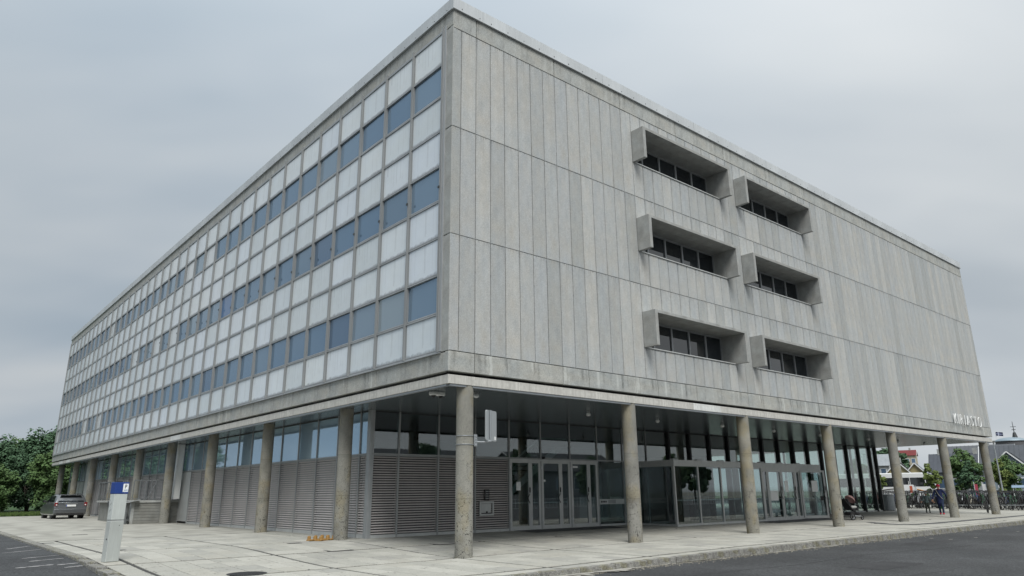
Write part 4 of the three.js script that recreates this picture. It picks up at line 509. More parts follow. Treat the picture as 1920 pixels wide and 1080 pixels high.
function figure(name, label, pos, turn, o) { // faces +z in its own frame
  const h = o.h / 1.7, c = o.col, b = [], f = thing(name, label, 'person', pos, turn); const B = (x0, y0, z0, r0, x1, y1, z1, r1, col, k = .035, fl) => b.push([x0 * h, y0 * h, z0 * h, r0 * h, x1 * h, y1 * h, z1 * h, r1 * h, col, k * h, fl]);
  const st = o.stride; // legs mid-stride
  for (const s of [-1, 1]) { const kz = s * st * .55 + .06, az = s * st; B(.09 * s, .88, 0, .098, .095 * s, .49, kz, .066, c.legs); B(.095 * s, .49, kz, .066, .1 * s, .1, az, .048, c.legs); B(.1 * s, .06, az - .04, .045, .105 * s, .045, az + .14, .038, c.shoes, .02); }
  B(-.06, .93, 0, .12, .06, .93, 0, .12, c.coat); B(0, .95, 0, .15, 0, 1.2, 0, .14, c.coat, .05, .8); B(0, 1.2, 0, .15, 0, 1.34, -.01, .14, c.coat, .05, .8); B(-.15, 1.37, -.01, .075, .15, 1.37, -.01, .075, c.coat, .05); if (o.coatLen) B(0, .95, 0, .155, 0, .95 - o.coatLen, .01, .175, c.coat, .05, .85);
  B(0, 1.4, 0, .055, 0, 1.5, .012, .05, c.skin, .02);
  const hands = []; for (const [s, e, w] of [[-1, o.armR[0], o.armR[1]], [1, o.armL[0], o.armL[1]]]) { B(.19 * s, 1.36, -.01, .062, e[0], e[1], e[2], .05, c.coat, .04); B(e[0], e[1], e[2], .05, w[0], w[1], w[2], .038, c.coat, .03); hands.push([V(...w).multiplyScalar(h), V(...w).sub(V(...e))]); }
  const hb = []; for (const [p, d] of hands) hand(p, d, V(1, 0, .3), c.skin, hb);
  const body = sdfMesh(b, V(-.62 * h, -.02, -.5 * h), V(.62 * h, 1.56 * h, .55 * h), 72);
  const gs = [body]; for (const [p, d] of hands) { const q = p.clone().addScaledVector(d.clone().normalize(), .08); gs.push(sdfMesh(hb, q.clone().subScalar(.13), q.clone().addScalar(.13), 40)); }
  const H = []; const C3 = (x, y, z, r, x1, y1, z1, r1, col, k = .012) => H.push([x * h, y * h, z * h, r * h, x1 * h, y1 * h, z1 * h, r1 * h, col, k * h]); const dark = [.03, .02, .02];
  C3(0, 1.62, -.005, .088, 0, 1.60, .0, .085, c.skin, .03); C3(0, 1.53, .035, .055, 0, 1.545, .03, .06, c.skin, .03); C3(0, 1.585, .095, .012, 0, 1.555, .11, .016, c.skin, .01); for (const s of [-1, 1]) { C3(.033 * s, 1.6, .082, .011, .033 * s, 1.6, .083, .011, dark, .003); C3(.086 * s, 1.585, -.005, .018, .088 * s, 1.56, -.005, .014, c.skin, .01); } C3(-.02, 1.522, .09, .008, .02, 1.522, .09, .008, [.35, .12, .1], .006); C3(0, 1.5, .01, .05, 0, 1.45, 0, .05, c.skin, .02);
  gs.push(sdfMesh(H, V(-.13 * h, 1.42 * h, -.14 * h), V(.13 * h, 1.76 * h, .15 * h), 56)); const all = mergeGeometries(gs, false); mesh('body', all, bodyMat, f);
  const hat = new THREE.SphereGeometry(.108 * h, 24, 16, 0, 6.3, 0, 1.75).scale(1, 1.12, 1.08).translate(0, 1.625 * h, -.012 * h); mesh('hat', clean(hat), std(C(...c.hat), .9), f); if (o.brim) mesh('hat_band', clean(new THREE.TorusGeometry(.107 * h, .016 * h, 8, 28).rotateX(Math.PI / 2).scale(1, 1, 1.06).translate(0, 1.615 * h, -.012 * h)), std(C(...c.hat), .9), f);
  if (o.strap) mesh('bag_strap', tube([V(-.15, 1.42, .06), V(-.05, 1.2, .155), V(.09, .98, .17), V(.16, .9, .13)].map(v => v.multiplyScalar(h)), .016, 20, 6), std(C(.35, .34, .3), .8), f); if (o.scarf) mesh('scarf', clean(new THREE.TorusGeometry(.07 * h, .03 * h, 8, 20).rotateX(Math.PI / 2).translate(0, 1.43 * h, .01)), std(C(...o.scarf), .9), f);
  if (o.pack) mesh('backpack', rbox(-.13 * h, .13 * h, 1.02 * h, 1.4 * h, -.26 * h, -.12 * h, .04), std(C(...o.pack), .8), f); return f;
}
figure('person', 'person in long navy coat and red knitted hat walking past the columns with red shoes', [34.0, gy(34, -2), -2.0], -1.35, { h: 1.55, stride: .16, coatLen: .28, strap: true, brim: true, scarf: [.10, .02, .03], armR: [[-.31, 1.12, .06], [-.36, .88, .16]], armL: [[.33, 1.12, -.08], [.40, .9, -.04]], col: { coat: [.012, .022, .085], legs: [.015, .03, .07], shoes: [.5, .03, .05], skin: [.45, .25, .17], hat: [.45, .02, .05] } });
figure('person', 'small child in grey-green overalls and pale knitted hat walking beside the adult in navy', [35.35, gy(35.4, -3.2), -3.2], -1.0, { h: 1.1, stride: .12, armR: [[-.30, 1.1, .1], [-.42, .98, .22]], armL: [[.3, 1.14, .05], [.42, 1.0, .16]], brim: true, col: { coat: [.13, .18, .18], legs: [.06, .07, .055], shoes: [.02, .02, .02], skin: [.45, .26, .18], hat: [.33, .34, .33] } });
figure('person', 'person in black jacket with a red backpack standing among the parked bicycles', [51.5, gy(48, -2.6), -2.4], 2.6, { h: 1.72, stride: .03, armR: [[-.27, 1.1, .04], [-.26, .86, .12]], armL: [[.27, 1.1, .04], [.26, .86, .12]], pack: [.12, .015, .015], col: { coat: [.012, .012, .014], legs: [.015, .015, .02], shoes: [.02, .02, .02], skin: [.45, .26, .18], hat: [.02, .018, .016] } });
{ const b = tag(mesh('tote_bag', [rbox(-.12, .12, 0, .34, -.06, .06, .03), tube([V(-.07, .33, 0), V(-.05, .5, 0), V(.05, .5, 0), V(.07, .33, 0)], .01, 16, 6)], std(C(.06, .30, .05), .8)), 'bright green tote bag hanging by the leg of the person in navy', 'bag'); b.position.set(34.32, gy(34, -2.1) + .28, -2.1); b.rotation.y = .6; }

// ------------------------------------------------------------------ stroller, bin, car
function wheelGeo(R, w, rs = 24) { return new THREE.TorusGeometry(R - w, w, 8, rs); }
{
  const s = thing('baby_stroller', 'black baby stroller with pink hood parked by the glass wall', 'stroller', [24.25, gy(24.2, -2.3), -2.35], -.25); const cloth = std(C(.018, .018, .02), .85);
  mesh('push_frame', [tube([V(-.75, 1.05, -.24), V(-.55, .85, -.25), V(-.2, .5, -.25), V(.25, .2, -.24)], .017, 24, 8), tube([V(-.75, 1.05, .24), V(-.55, .85, .25), V(-.2, .5, .25), V(.25, .2, .24)], .017, 24, 8), tube([V(-.3, .2, -.27), V(-.05, .45, -.25), V(.2, .55, -.23)], .016, 16, 8), tube([V(-.3, .2, .27), V(-.05, .45, .25), V(.2, .55, .23)], .016, 16, 8)], M.black, s);
  mesh('handlebar', tube([V(-.75, 1.05, -.24), V(-.78, 1.06, 0), V(-.75, 1.05, .24)], .022, 14, 8), M.white, s); mesh('chassis', [bar(V(-.3, .2, -.28), V(.42, .16, -.22), .03, .04), bar(V(-.3, .2, .28), V(.42, .16, .22), .03, .04), bar(V(.42, .17, -.22), V(.42, .17, .22), .03, .03)], M.steel, s);
  mesh('seat', [rbox(-.12, .3, .42, .5, -.2, .2, .03), bar(V(-.14, .46, 0), V(-.36, .92, 0), .4, .06)], cloth, s); mesh('basket', rbox(-.25, .35, .2, .34, -.2, .2, .04), cloth, s); mesh('blanket', rbox(-.1, .25, .5, .62, -.17, .17, .05), std(C(.5, .5, .48), .9), s); mesh('hood', clean(new THREE.SphereGeometry(.27, 24, 12, 0, 6.3, 0, 1.25).rotateZ(-.7).scale(1, 1, .85).translate(-.02, .82, 0)), std(C(.36, .22, .21), .9, { side: THREE.DoubleSide }), s);
  for (const [x, z, R] of [[-.3, -.3, .155], [-.3, .3, .155], [.42, -.22, .105], [.42, .22, .105]]) { const w = group('wheel', s); w.position.set(x, R, z); mesh('tyre', clean(wheelGeo(R, .025)), M.rubber, w); mesh('rim', clean(wheelGeo(R - .045, .008)), M.steel, w); const sp = []; for (let i = 0; i < 3; i++) { const a = i * Math.PI / 3; sp.push(bar(V(-Math.cos(a) * (R - .05), -Math.sin(a) * (R - .05), 0), V(Math.cos(a) * (R - .05), Math.sin(a) * (R - .05), 0), .012, .012, V(0, 0, 1))); } mesh('spokes', sp, M.black, w); }
}
{
  const b = thing('litter_bin', 'ribbed steel cylindrical litter bin at the glass corner', 'bin', [37.55, gy(37.5, -6.3), -6.25]); const st = []; for (let i = 0; i < 26; i++) { const a = i / 26 * 6.283; const g = box(-.04, .04, .03, .9, -.012, .012); g.rotateY(-a + Math.PI / 2); g.translate(Math.cos(a) * .36, 0, Math.sin(a) * .36); st.push(g); }
  for (const g of st) mesh('stave', g, M.galv, b); mesh('liner', cyl(V(0, .0, 0), V(0, .92, 0), .335, .335, 28), M.frameDk, b); mesh('lid', [clean(new THREE.TorusGeometry(.36, .03, 8, 32).rotateX(Math.PI / 2).translate(0, .94, 0))], M.frameLt, b);
}
{ // grey estate car, rear towards the forecourt; length along -z, origin under the rear axle centre line
  const c = thing('parked_car', 'dark grey hatchback car parked by the far columns with its rear facing out', 'car', [-1.15, gy(-1, -39), -37.3], .03); const paint = phys(C(.13, .138, .146), .3, { metalness: .5, clearcoat: 1, clearcoatRoughness: .06 }), gl = phys(C(.012, .014, .016), .05, { ior: 1.7 }), red = phys(C(.17, .008, .01), .2, { clearcoat: 1 }), W = .86;
  // side profile [z back..front (towards -z), y]
  const prof = [[0, .33], [.02, .5], [.0, .62], [.04, .78], [.06, .92], [.35, .95], [1.2, .93], [2.3, .92], [2.75, .9], [3.6, .8], [3.95, .68], [4.08, .5], [4.02, .28], [3.6, .2], [.3, .2], [.06, .24]];
  const body = extr(prof, 2 * W, .07, 4); body.rotateY(Math.PI / 2); body.translate(-W, 0, 0); mesh('body', body, paint, c);
  const gh = extr([[.08, .9], [.2, 1.12], [.44, 1.35], [.62, 1.39], [1.5, 1.41], [2.0, 1.36], [2.5, 1.14], [2.95, .9]], 2 * (W - .02), .09, 4); gh.rotateY(Math.PI / 2); gh.translate(-(W - .02), 0, 0); { const p = gh.attributes.position; for (let i = 0; i < p.count; i++) { const t = clamp((p.getY(i) - .9) / .55); p.setX(i, p.getX(i) * (1 - .19 * t)); } gh.computeVertexNormals(); } mesh('cabin', toCreasedNormals(gh, .6), paint, c);
  const quad = (a, b, d, e) => { const g = new THREE.BufferGeometry(); g.setAttribute('position', new THREE.BufferAttribute(new Float32Array([...a, ...b, ...d, ...a, ...d, ...e]), 3)); g.computeVertexNormals(); return clean(g); };
  mesh('rear_window', quad([-.68, .965, -.095], [.68, .965, -.095], [.55, 1.31, -.37], [-.55, 1.31, -.37]), gl, c); for (const s of [-1, 1]) { const X = t => s * ((W - .012) * (1 - .19 * clamp((t - .9) / .55))); mesh('side_window', [quad([X(.96), .96, -.5], [X(.96), .96, -1.35], [X(1.31), 1.31, -1.35], [X(1.31), 1.31, -.66]), quad([X(.96), .96, -1.42], [X(.96), .96, -2.6], [X(1.31), 1.31, -2.05], [X(1.31), 1.31, -1.42])], gl, c).material.side = THREE.DoubleSide; const tl = group('tail_light', c); mesh('lens', rbox(s * .69, s * .862, .73, .94, -.09, .01, .03), red, tl); mesh('reversing_lamp', rbox(s * .72, s * .79, .77, .83, .0, .016, .006), M.white, tl); mesh('mirror', rbox(s * .86, s * 1.02, .93, 1.06, -2.55, -2.43, .03), M.black, c); }
  gl.side = THREE.DoubleSide; mesh('spoiler', rbox(-.53, .53, 1.345, 1.385, -.46, -.26, .015), paint, c); mesh('bumper', rbox(-.84, .84, .32, .58, -.2, .05, .05), paint, c); mesh('bumper_lower', rbox(-.7, .7, .2, .33, -.15, .035, .03), M.black, c); const pl = group('number_plate', c); mesh('plate', rbox(-.26, .26, .70, .81, .0, .02, .006), M.white, pl); mesh('plate_strip', box(-.256, -.215, .703, .807, .02, .022), phys(C(.01, .05, .3), .4), pl); mesh('tailgate_trim', box(-.35, .35, .84, .87, .0, .012), M.steel, c); mesh('roof_rail', [tube([V(-.58, 1.39, -.5), V(-.58, 1.43, -.8), V(-.58, 1.43, -1.6), V(-.58, 1.39, -1.9)], .015, 16, 6), tube([V(.58, 1.39, -.5), V(.58, 1.43, -.8), V(.58, 1.43, -1.6), V(.58, 1.39, -1.9)], .015, 16, 6)], M.black, c);
  for (const [x, z] of [[-.75, -.72], [.75, -.72], [-.75, -3.25], [.75, -3.25]]) { const w = group('wheel', c), s = Math.sign(x); w.position.set(x, .31, z); w.rotation.y = s * Math.PI / 2; mesh('tyre', clean(new THREE.TorusGeometry(.235, .08, 12, 30).scale(1, 1, 1.25)), M.rubber, w); mesh('rim', cyl(V(0, 0, -.03), V(0, 0, .085), .2, .19, 24), M.steel, w); const sp = []; for (let i = 0; i < 5; i++) sp.push(box(-.02, .02, .04, .19, .085, .095).rotateZ(i * 1.2566)); mesh('rim_spokes', sp, M.frame, w); const arch = mesh('wheel_arch', cyl(V(0, 0, -.14), V(0, 0, .1), .335, .335, 24), M.black, w); arch.position.z = -.005; }
}
// ------------------------------------------------------------------ bicycles
function makeBike(col, o = {}) { // stands along x, front at +x
  const b = thing('bicycle', '', 'bicycle'); b.userData = {}; const fm = phys(C(...col), .35, { clearcoat: .6 }); const R = .33;
  for (const x of [-.52, .53]) { const w = group('wheel', b); w.position.set(x, R, 0); mesh('tyre', clean(new THREE.TorusGeometry(R - .02, .02, 6, 30)), M.rubber, w); mesh('rim', clean(new THREE.TorusGeometry(R - .045, .009, 4, 30)), M.rimDk, w); const sp = []; for (let i = 0; i < 10; i++) { const a = i * .6283 + .1; sp.push(cyl(V(0, 0, 0), V(Math.cos(a) * (R - .04), Math.sin(a) * (R - .04), 0), .0028, .0028, 3, true)); } sp.push(cyl(V(0, 0, -.05), V(0, 0, .05), .025, .025, 8)); mesh('spokes', sp, M.rimDk, w); }
  const bb = V(-.08, .29, 0), st = V(-.22, .78, 0), hd = V(.36, .8, 0), hl = V(.39, .68, 0), ra = V(-.52, R, 0); const top = o.step ? [cyl(V(.37, .74, 0), V(-.05, .40, 0), .019, .019, 6)] : [cyl(V(-.2, .72, 0), hd, .016, .016, 6)];
  mesh('frame', [...top, cyl(hl, bb, .02, .02, 6), cyl(bb, st, .017, .017, 6), cyl(V(-.2, .7, .03), ra.clone().setZ(.05), .01, .01, 5), cyl(V(-.2, .7, -.03), ra.clone().setZ(-.05), .01, .01, 5), cyl(bb.clone().setZ(.03), ra.clone().setZ(.05), .011, .011, 5), cyl(bb.clone().setZ(-.03), ra.clone().setZ(-.05), .011, .011, 5), cyl(V(.35, .86, 0), V(.4, .64, 0), .022, .022, 6)], fm, b);
  mesh('fork', [tube([V(.39, .66, .04), V(.46, .5, .05), V(.53, R, .055)], .012, 8, 5), tube([V(.39, .66, -.04), V(.46, .5, -.05), V(.53, R, -.055)], .012, 8, 5)], fm, b); mesh('handlebar', [cyl(V(.35, .85, 0), V(.33, 1.0, 0), .014, .014, 6), tube([V(.16, 1.03, -.28), V(.26, 1.04, -.24), V(.37, 1.01, -.1), V(.37, 1.01, .1), V(.26, 1.04, .24), V(.16, 1.03, .28)], .013, 20, 6)], M.black, b);
  const sd = new THREE.SphereGeometry(.12, 12, 8).scale(1.1, .3, .62).translate(-.27, .93, 0); mesh('saddle', [clean(sd), cyl(st, V(-.25, .92, 0), .013, .013, 6)], M.black, b); mesh('crank', [cyl(V(-.08, .29, .06), V(-.08, .29, .07), .095, .095, 16), bar(V(-.08, .29, .09), V(.04, .19, .09), .02, .015), bar(V(-.08, .29, -.09), V(-.2, .39, -.09), .02, .015), box(.0, .1, .175, .195, .09, .17), box(-.26, -.16, .38, .4, -.17, -.09)], M.black, b);
  const fend = x => tube([0, .5, 1, 1.5, 2, 2.5].map(a => V(x + Math.cos(a + .4) * (R + .02), R + Math.sin(a + .4) * (R + .02), 0)), .016, 20, 5); mesh('mudguard', [fend(-.52), fend(.53)], o.guard ? M.steel : M.black, b); mesh('luggage_rack', [bar(V(-.3, .72, .05), V(-.85, .72, .05), .012, .012), bar(V(-.3, .72, -.05), V(-.85, .72, -.05), .012, .012), bar(V(-.8, .72, .05), V(-.54, .35, .06), .01, .01), bar(V(-.8, .72, -.05), V(-.54, .35, -.06), .01, .01)], M.black, b);
  if (o.basket) { const wires = []; for (let i = 0; i < 5; i++) { wires.push(box(.44, .8, .74 + .06 * i, .748 + .06 * i, -.17, -.162), box(.44, .8, .74 + .06 * i, .748 + .06 * i, .162, .17), box(.44, .448, .74 + .06 * i, .748 + .06 * i, -.162, .162), box(.792, .8, .74 + .06 * i, .748 + .06 * i, -.162, .162)); } wires.push(box(.44, .8, .735, .739, -.17, .17)); mesh('basket', wires, o.basket === 2 ? std(C(...o.bcol), .7) : M.black, b); }
  return b;
}
{
  const G = 'bicycles parked in the racks beyond the building', kinds = [[[.012, .012, .014], { basket: 1 }, 'black city bicycle with wire basket in the crowded rack'], [[.02, .022, .028], {}, 'dark grey bicycle in the crowded rack'], [[.30, .30, .31], { step: 1, guard: 1 }, 'silver step-through bicycle in the crowded rack'], [[.02, .05, .16], { step: 1 }, 'blue step-through bicycle in the crowded rack'], [[.42, .05, .03], {}, 'red-orange bicycle in the crowded rack'], [[.012, .012, .014], { step: 1 }, 'black step-through bicycle without basket in the crowded rack'], [[.40, .06, .16], { basket: 2, bcol: [.05, .30, .08] }, 'pink bicycle with a green basket in the rack'], [[.34, .32, .25], { basket: 2, bcol: [.03, .14, .22] }, 'cream bicycle with a blue basket in the rack'], [[.03, .12, .06], {}, 'dark green bicycle in the crowded rack']];
  const protos = kinds.map(([c, o, l]) => null), r = rng(88); let n = 0;
  const spot = (x, z, turn, k) => { if (!protos[k]) { protos[k] = makeBike(kinds[k][0], kinds[k][1]); protos[k].userData = { label: kinds[k][2], category: 'bicycle', group: G }; protos[k].position.set(x, gy(x, z), z); protos[k].rotation.y = turn; } else dup(protos[k], [x, gy(x, z), z], turn); };
  const pick = () => { const u = r(); return u < .26 ? 0 : u < .48 ? 1 : u < .58 ? 2 : u < .66 ? 3 : u < .70 ? 4 : u < .90 ? 5 : 8; };
  // three staggered rows along a line from behind the glass corner to the road
  for (let row = 0; row < 4; row++) for (let i = 0; i < 36; i++) { const t = i + .3 * r(), x = 42.4 + row * 1.75 + .1 * t + .25 * r(), z = -10.6 + .35 * t; if (x > 62 || r() < .06) continue; let k = pick(); if (row === 0 && i === 30) k = 6; if (row === 0 && i === 19) k = 7; spot(x, z, (r() < .5 ? 0 : Math.PI) + .25 + (r() - .5) * .4, k); n++; }
  for (const o of scene.children) if (/^bicycle(_\d+)?$/.test(o.name)) o.scale.setScalar(1.1);
  const lone = makeBike([.014, .014, .015], { basket: 1 }); lone.userData = { label: 'black bicycle with wire basket standing alone beside the last column', category: 'bicycle' }; lone.position.set(38.3, gy(38, -1.2), -1.15); lone.rotation.y = .35;
  for (const [i, z0, z1, x] of [[0, -10.8, 1.9, 42.9], [1, -10.8, 1.9, 44.65], [2, -10.8, 1.9, 46.4], [3, -10.8, 1.9, 48.15]]) { const k = thing('bicycle_rack', ['bicycle rack rails under the nearest row of parked bicycles', 'bicycle rack rails under the second row of parked bicycles', 'bicycle rack rails under the third row of parked bicycles', 'bicycle rack rails under the rearmost row of parked bicycles'][i], 'bicycle rack', [x, .09, z0]); mesh('rack_rail', [bar(V(0, .3, 0), V(1.5, .3, z1 - z0), .04, .04)], M.galv, k); const ft = []; for (let j = 0; j < 7; j++) ft.push(box(.25 * j - .02, .25 * j + .02, -.1, .3, (z1 - z0) * j / 6 - .02, (z1 - z0) * j / 6 + .02)); for (const f of ft) mesh('rack_foot', f, M.galv, k); }
}
// ------------------------------------------------------------------ trees
function leafMat(r, g, b) { return new THREE.MeshPhysicalMaterial({ color: C(r, g, b), roughness: .8, side: THREE.DoubleSide, transmission: .0 }); }
const LM = { dark: leafMat(.05, .10, .036), mid: leafMat(.074, .135, .04), light: leafMat(.13, .175, .042), cool: leafMat(.05, .105, .05) }; const bark = std(C(.06, .05, .04), .95, { map: rep(roughCon, 2) });
function crownGeo(seed, rx, ry, rz, cy, n, leaf, clumps, low = .0) { // leaf-sized faces gathered in clumps through an uneven crown
  const r = rng(seed), P = new Float32Array(n * 18), N = new Float32Array(n * 18), cl = []; for (let i = 0; i < clumps; i++) { let x, y, z, l; do { x = r() * 2 - 1; y = r() * 2 - 1; z = r() * 2 - 1; l = Math.hypot(x, y, z); } while (l > 1 || l < .25); const bump = .72 + .5 * noise3(x * 2 + seed, y * 2, z * 2); const taper = 1 - .35 * clamp(y); cl.push([x * rx * bump * taper, cy + y * ry * bump, z * rz * bump * taper, (.13 + .18 * r()) * Math.min(rx, ry)]); }
  const a = V(), b = V(), nn = V(); let k = 0; for (let i = 0; i < n; i++) { const c = cl[Math.floor(r() * clumps)]; a.set(r() * 2 - 1, r() * 2 - 1, r() * 2 - 1); if (a.length() > 1) a.normalize(); const rad = c[3] * (.55 + .55 * r()); a.normalize().multiplyScalar(rad); a.y *= .8; const px = c[0] + a.x, py = c[1] + a.y, pz = c[2] + a.z; nn.copy(a).normalize().multiplyScalar(.6).add(V(r() - .5, r() * .9, r() - .5)).normalize(); b.set(r() - .5, r() - .5, r() - .5).cross(nn).normalize(); const t = nn.clone().cross(b), s = leaf * (.6 + .7 * r()), q = s * .55; const v = [[-s, -q], [s, -q], [s * .6, q], [-s, -q], [s * .6, q], [-s * .6, q]]; for (const [u, w] of v) { P[k] = px + b.x * u + t.x * w; P[k + 1] = py + b.y * u + t.y * w; P[k + 2] = pz + b.z * u + t.z * w; N[k] = nn.x; N[k + 1] = nn.y; N[k + 2] = nn.z; k += 3; } }
  const g = new THREE.BufferGeometry(); g.setAttribute('position', new THREE.BufferAttribute(P, 3)); g.setAttribute('normal', new THREE.BufferAttribute(N, 3)); g.setAttribute('uv', new THREE.BufferAttribute(new Float32Array(n * 12), 2)); return [g, cl];
}
function makeTree(name, label, grp, pos, seed, o) { const t = thing(name, label, 'tree', pos, 0, grp); const [g, cl] = crownGeo(seed, o.r, o.ry ?? o.r, o.r, o.cy, o.n ?? 9000, o.leaf ?? .16, o.cl ?? 70); mesh('crown', g, o.mat, t); const r = rng(seed + 5), tr = []; const forks = o.stems ?? 1; for (let i = 0; i < forks; i++) { const a = i / forks * 6.3 + r(), sp = forks > 1 ? .5 : .06, tip = V(Math.cos(a) * sp * o.r * .5, o.cy, Math.sin(a) * sp * o.r * .5), mid = tip.clone().multiplyScalar(.5); mid.x *= 1.3; tr.push(cyl(V(0, -.1, 0), mid, o.tr ?? .16, (o.tr ?? .16) * .75, 9), cyl(mid, tip, (o.tr ?? .16) * .75, (o.tr ?? .16) * .35, 8)); for (let k = 0; k < 9; k++) { const c = cl[Math.floor(r() * cl.length)], f = mid.clone().lerp(tip, r() * .8); tr.push(cyl(f, V(c[0], c[1], c[2]).lerp(f, .15), (o.tr ?? .16) * .35, .012, 5)); } } mesh('trunk', tr, bark, t); return t; }
{
  const GL = 'trees behind the lawn on the long side'; const A = makeTree('park_tree', 'tall dark green deciduous tree in the row behind the lawn', GL, [-2.5, .2, -66], 501, { r: 3.4, ry: 4.1, cy: 4.6, mat: LM.cool, n: 15000, leaf: .13, cl: 95, stems: 3, tr: .14 }), B = makeTree('park_tree', 'broad mid green deciduous tree in the row behind the lawn', GL, [1.8, .2, -62], 533, { r: 3.3, ry: 3.5, cy: 4.1, mat: LM.mid, n: 15000, leaf: .14, cl: 80, stems: 4, tr: .12 });
  const pos = [[A, -6.5, -64, 1.0, 1], [A, .6, -70, 1.12, 2], [B, -3.2, -60.5, .72, 3], [A, 4.5, -66, 1.05, 4], [B, -9, -70, 1.1, 5], [A, 8, -69, 1.05, 1.4], [B, 4.8, -59.5, .7, 2.4], [A, -12, -66, 1.1, 3.3], [B, 12, -72, 1.1, .4], [A, -5.2, -76, 1.25, .8], [A, 3.5, -78, 1.3, 5.1], [B, -1, -73, 1.2, 1.9]]; for (const [k, x, z, s, a] of pos) { const t = dup(k, [x, .2, z], a); t.scale.setScalar(s * .76); } A.scale.setScalar(.74); B.scale.setScalar(.78);
  const S = makeTree('shrub', 'low rounded bush at the edge of the lawn behind the car', 'bushes at the lawn edge', [2.5, .2, -58.5], 611, { r: 1.5, ry: 1.0, cy: 1.0, mat: LM.dark, n: 6000, leaf: .1, cl: 40, stems: 3, tr: .04 }); S.userData.category = 'bush'; S.scale.setScalar(.8); for (const [x, z, s] of [[.9, -60.2, .7], [5, -60, 1.0], [-8.5, -60.8, .7]]) { const t = dup(S, [x, .2, z], x); t.scale.setScalar(s); }
}
const SQ = (x, z) => -.1;
{ // trees on the square beyond the bicycles
  const GR = 'street trees beyond the bicycle racks'; const A = makeTree('street_tree', 'dense dark green round-crowned street tree on the square', GR, [80.7, -.1, -16.0], 701, { r: 1.95, ry: 2.1, cy: 3.45, mat: LM.mid, n: 13000, leaf: .10, cl: 90, tr: .12 }); const t1 = dup(A, [75.2, -.1, -10.1], 2); t1.scale.set(.8, .8, .8); const t2 = dup(A, [97, -.1, -35], 4, 'dense green street tree behind the glass corner of the hall'); t2.scale.setScalar(1.0); 
  const Y = makeTree('young_tree', 'young yellow-green street tree in front of the coach', 'young street trees on the square', [75.0, -.1, -17.2], 733, { r: 1.0, ry: 1.3, cy: 2.7, mat: LM.light, n: 4500, leaf: .09, cl: 34, tr: .05 }); dup(Y, [67.4, -.1, -8.7], 2.2, 'young yellow-green street tree beside the grey lamp post'); const c = dup(Y, [70.4, -.1, -12.1], 4, 'slim young street tree in front of the big round-crowned tree'); c.children[0].material = LM.cool; const d = dup(Y, [86, -.1, -27.6], 1, 'young street tree behind the rear of the coach');
  const Hh = makeTree('hill_tree', 'dark tree on the rise in front of the red-roofed house', 'trees on the rise', [176, 0, -61], 761, { r: 3.4, ry: 4.6, cy: 6.0, mat: LM.cool, n: 9000, leaf: .25, cl: 60, tr: .2 }); const h2 = dup(Hh, [166, 0, -60], 2, 'dark tree on the rise next to the white house'); dup(Hh, [172, 0, -64.5], 4, 'dark tree behind the white house');
}
// ------------------------------------------------------------------ coach, houses, masts
{
  const f = V(92.1, 0, -22.8), dir = V(2.7, 0, 6.9).normalize(), b = thing('tour_coach', 'white tour coach with black windows parked beyond the bicycle racks', 'coach', [f.x, -.1, f.z], Math.atan2(-dir.z, dir.x)); // local +x = forward
  const wp = phys(C(.7, .71, .7), .3, { clearcoat: .6 }), gl = phys(C(.012, .014, .016), .04, { ior: 1.8 }); const prof = [[-12.2, .35], [-12.3, 1.5], [-12.2, 3.3], [-11.9, 3.55], [-1.6, 3.55], [-.8, 3.35], [-.25, 2.4], [.0, 1.2], [-.05, .5], [-.3, .32]]; const body = extr(prof, 2.5, .1, 3); body.translate(0, 0, -1.25); mesh('body', body, wp, b);
  for (const s of [-1, 1]) { const z = s * 1.255; for (let i = 0; i < 6; i++) mesh('side_window', box(-11.6 + 1.72 * i, -9.95 + 1.72 * i, 1.85, 2.95, z - .01, z + .01), gl, b); const g = extr([[-1.25, 1.85], [-.33, 1.85], [-.62, 2.65], [-.95, 2.95], [-1.25, 2.95]], .02); g.translate(0, 0, z - .01); mesh('driver_window', g, gl, b); const sw = tube([V(-8, 1.1, z), V(-5.5, 1.55, z), V(-3.6, 1.5, z), V(-2.2, 1.1, z)], .06, 20, 5); mesh('stripe', sw, std(C(.05, .04, .03), .6), b); mesh('stripe', tube([V(-3.4, 1.45, z), V(-2.4, 1.5, z), V(-1.2, 1.15, z)], .07, 16, 5), std(C(.45, .22, .06), .6), b); for (const x of [-2.3, -8.6, -9.9]) { const w = group('wheel', b); w.position.set(x, .5, s * 1.1); mesh('tyre', clean(new THREE.TorusGeometry(.36, .14, 10, 26)), M.rubber, w); mesh('rim', cyl(V(0, 0, -.1), V(0, 0, .16 * s), .27, .25, 18), M.steel, w); } mesh('mirror', tube([V(-.35, 2.9, s * 1.2), V(.25, 2.95, s * 1.4), V(.3, 2.4, s * 1.45)], .06, 14, 6), M.black, b); }
  const ws = new THREE.BufferGeometry(); ws.setAttribute('position', new THREE.BufferAttribute(new Float32Array([-.74, 3.28, -1.1, -.02, 1.25, -1.15, -.02, 1.25, 1.15, -.74, 3.28, -1.1, -.02, 1.25, 1.15, -.74, 3.28, 1.1].map((v, i) => i % 3 === 0 ? v + .06 : v)), 3)); ws.computeVertexNormals(); gl.side = THREE.DoubleSide; mesh('windscreen', clean(ws), gl, b);
}
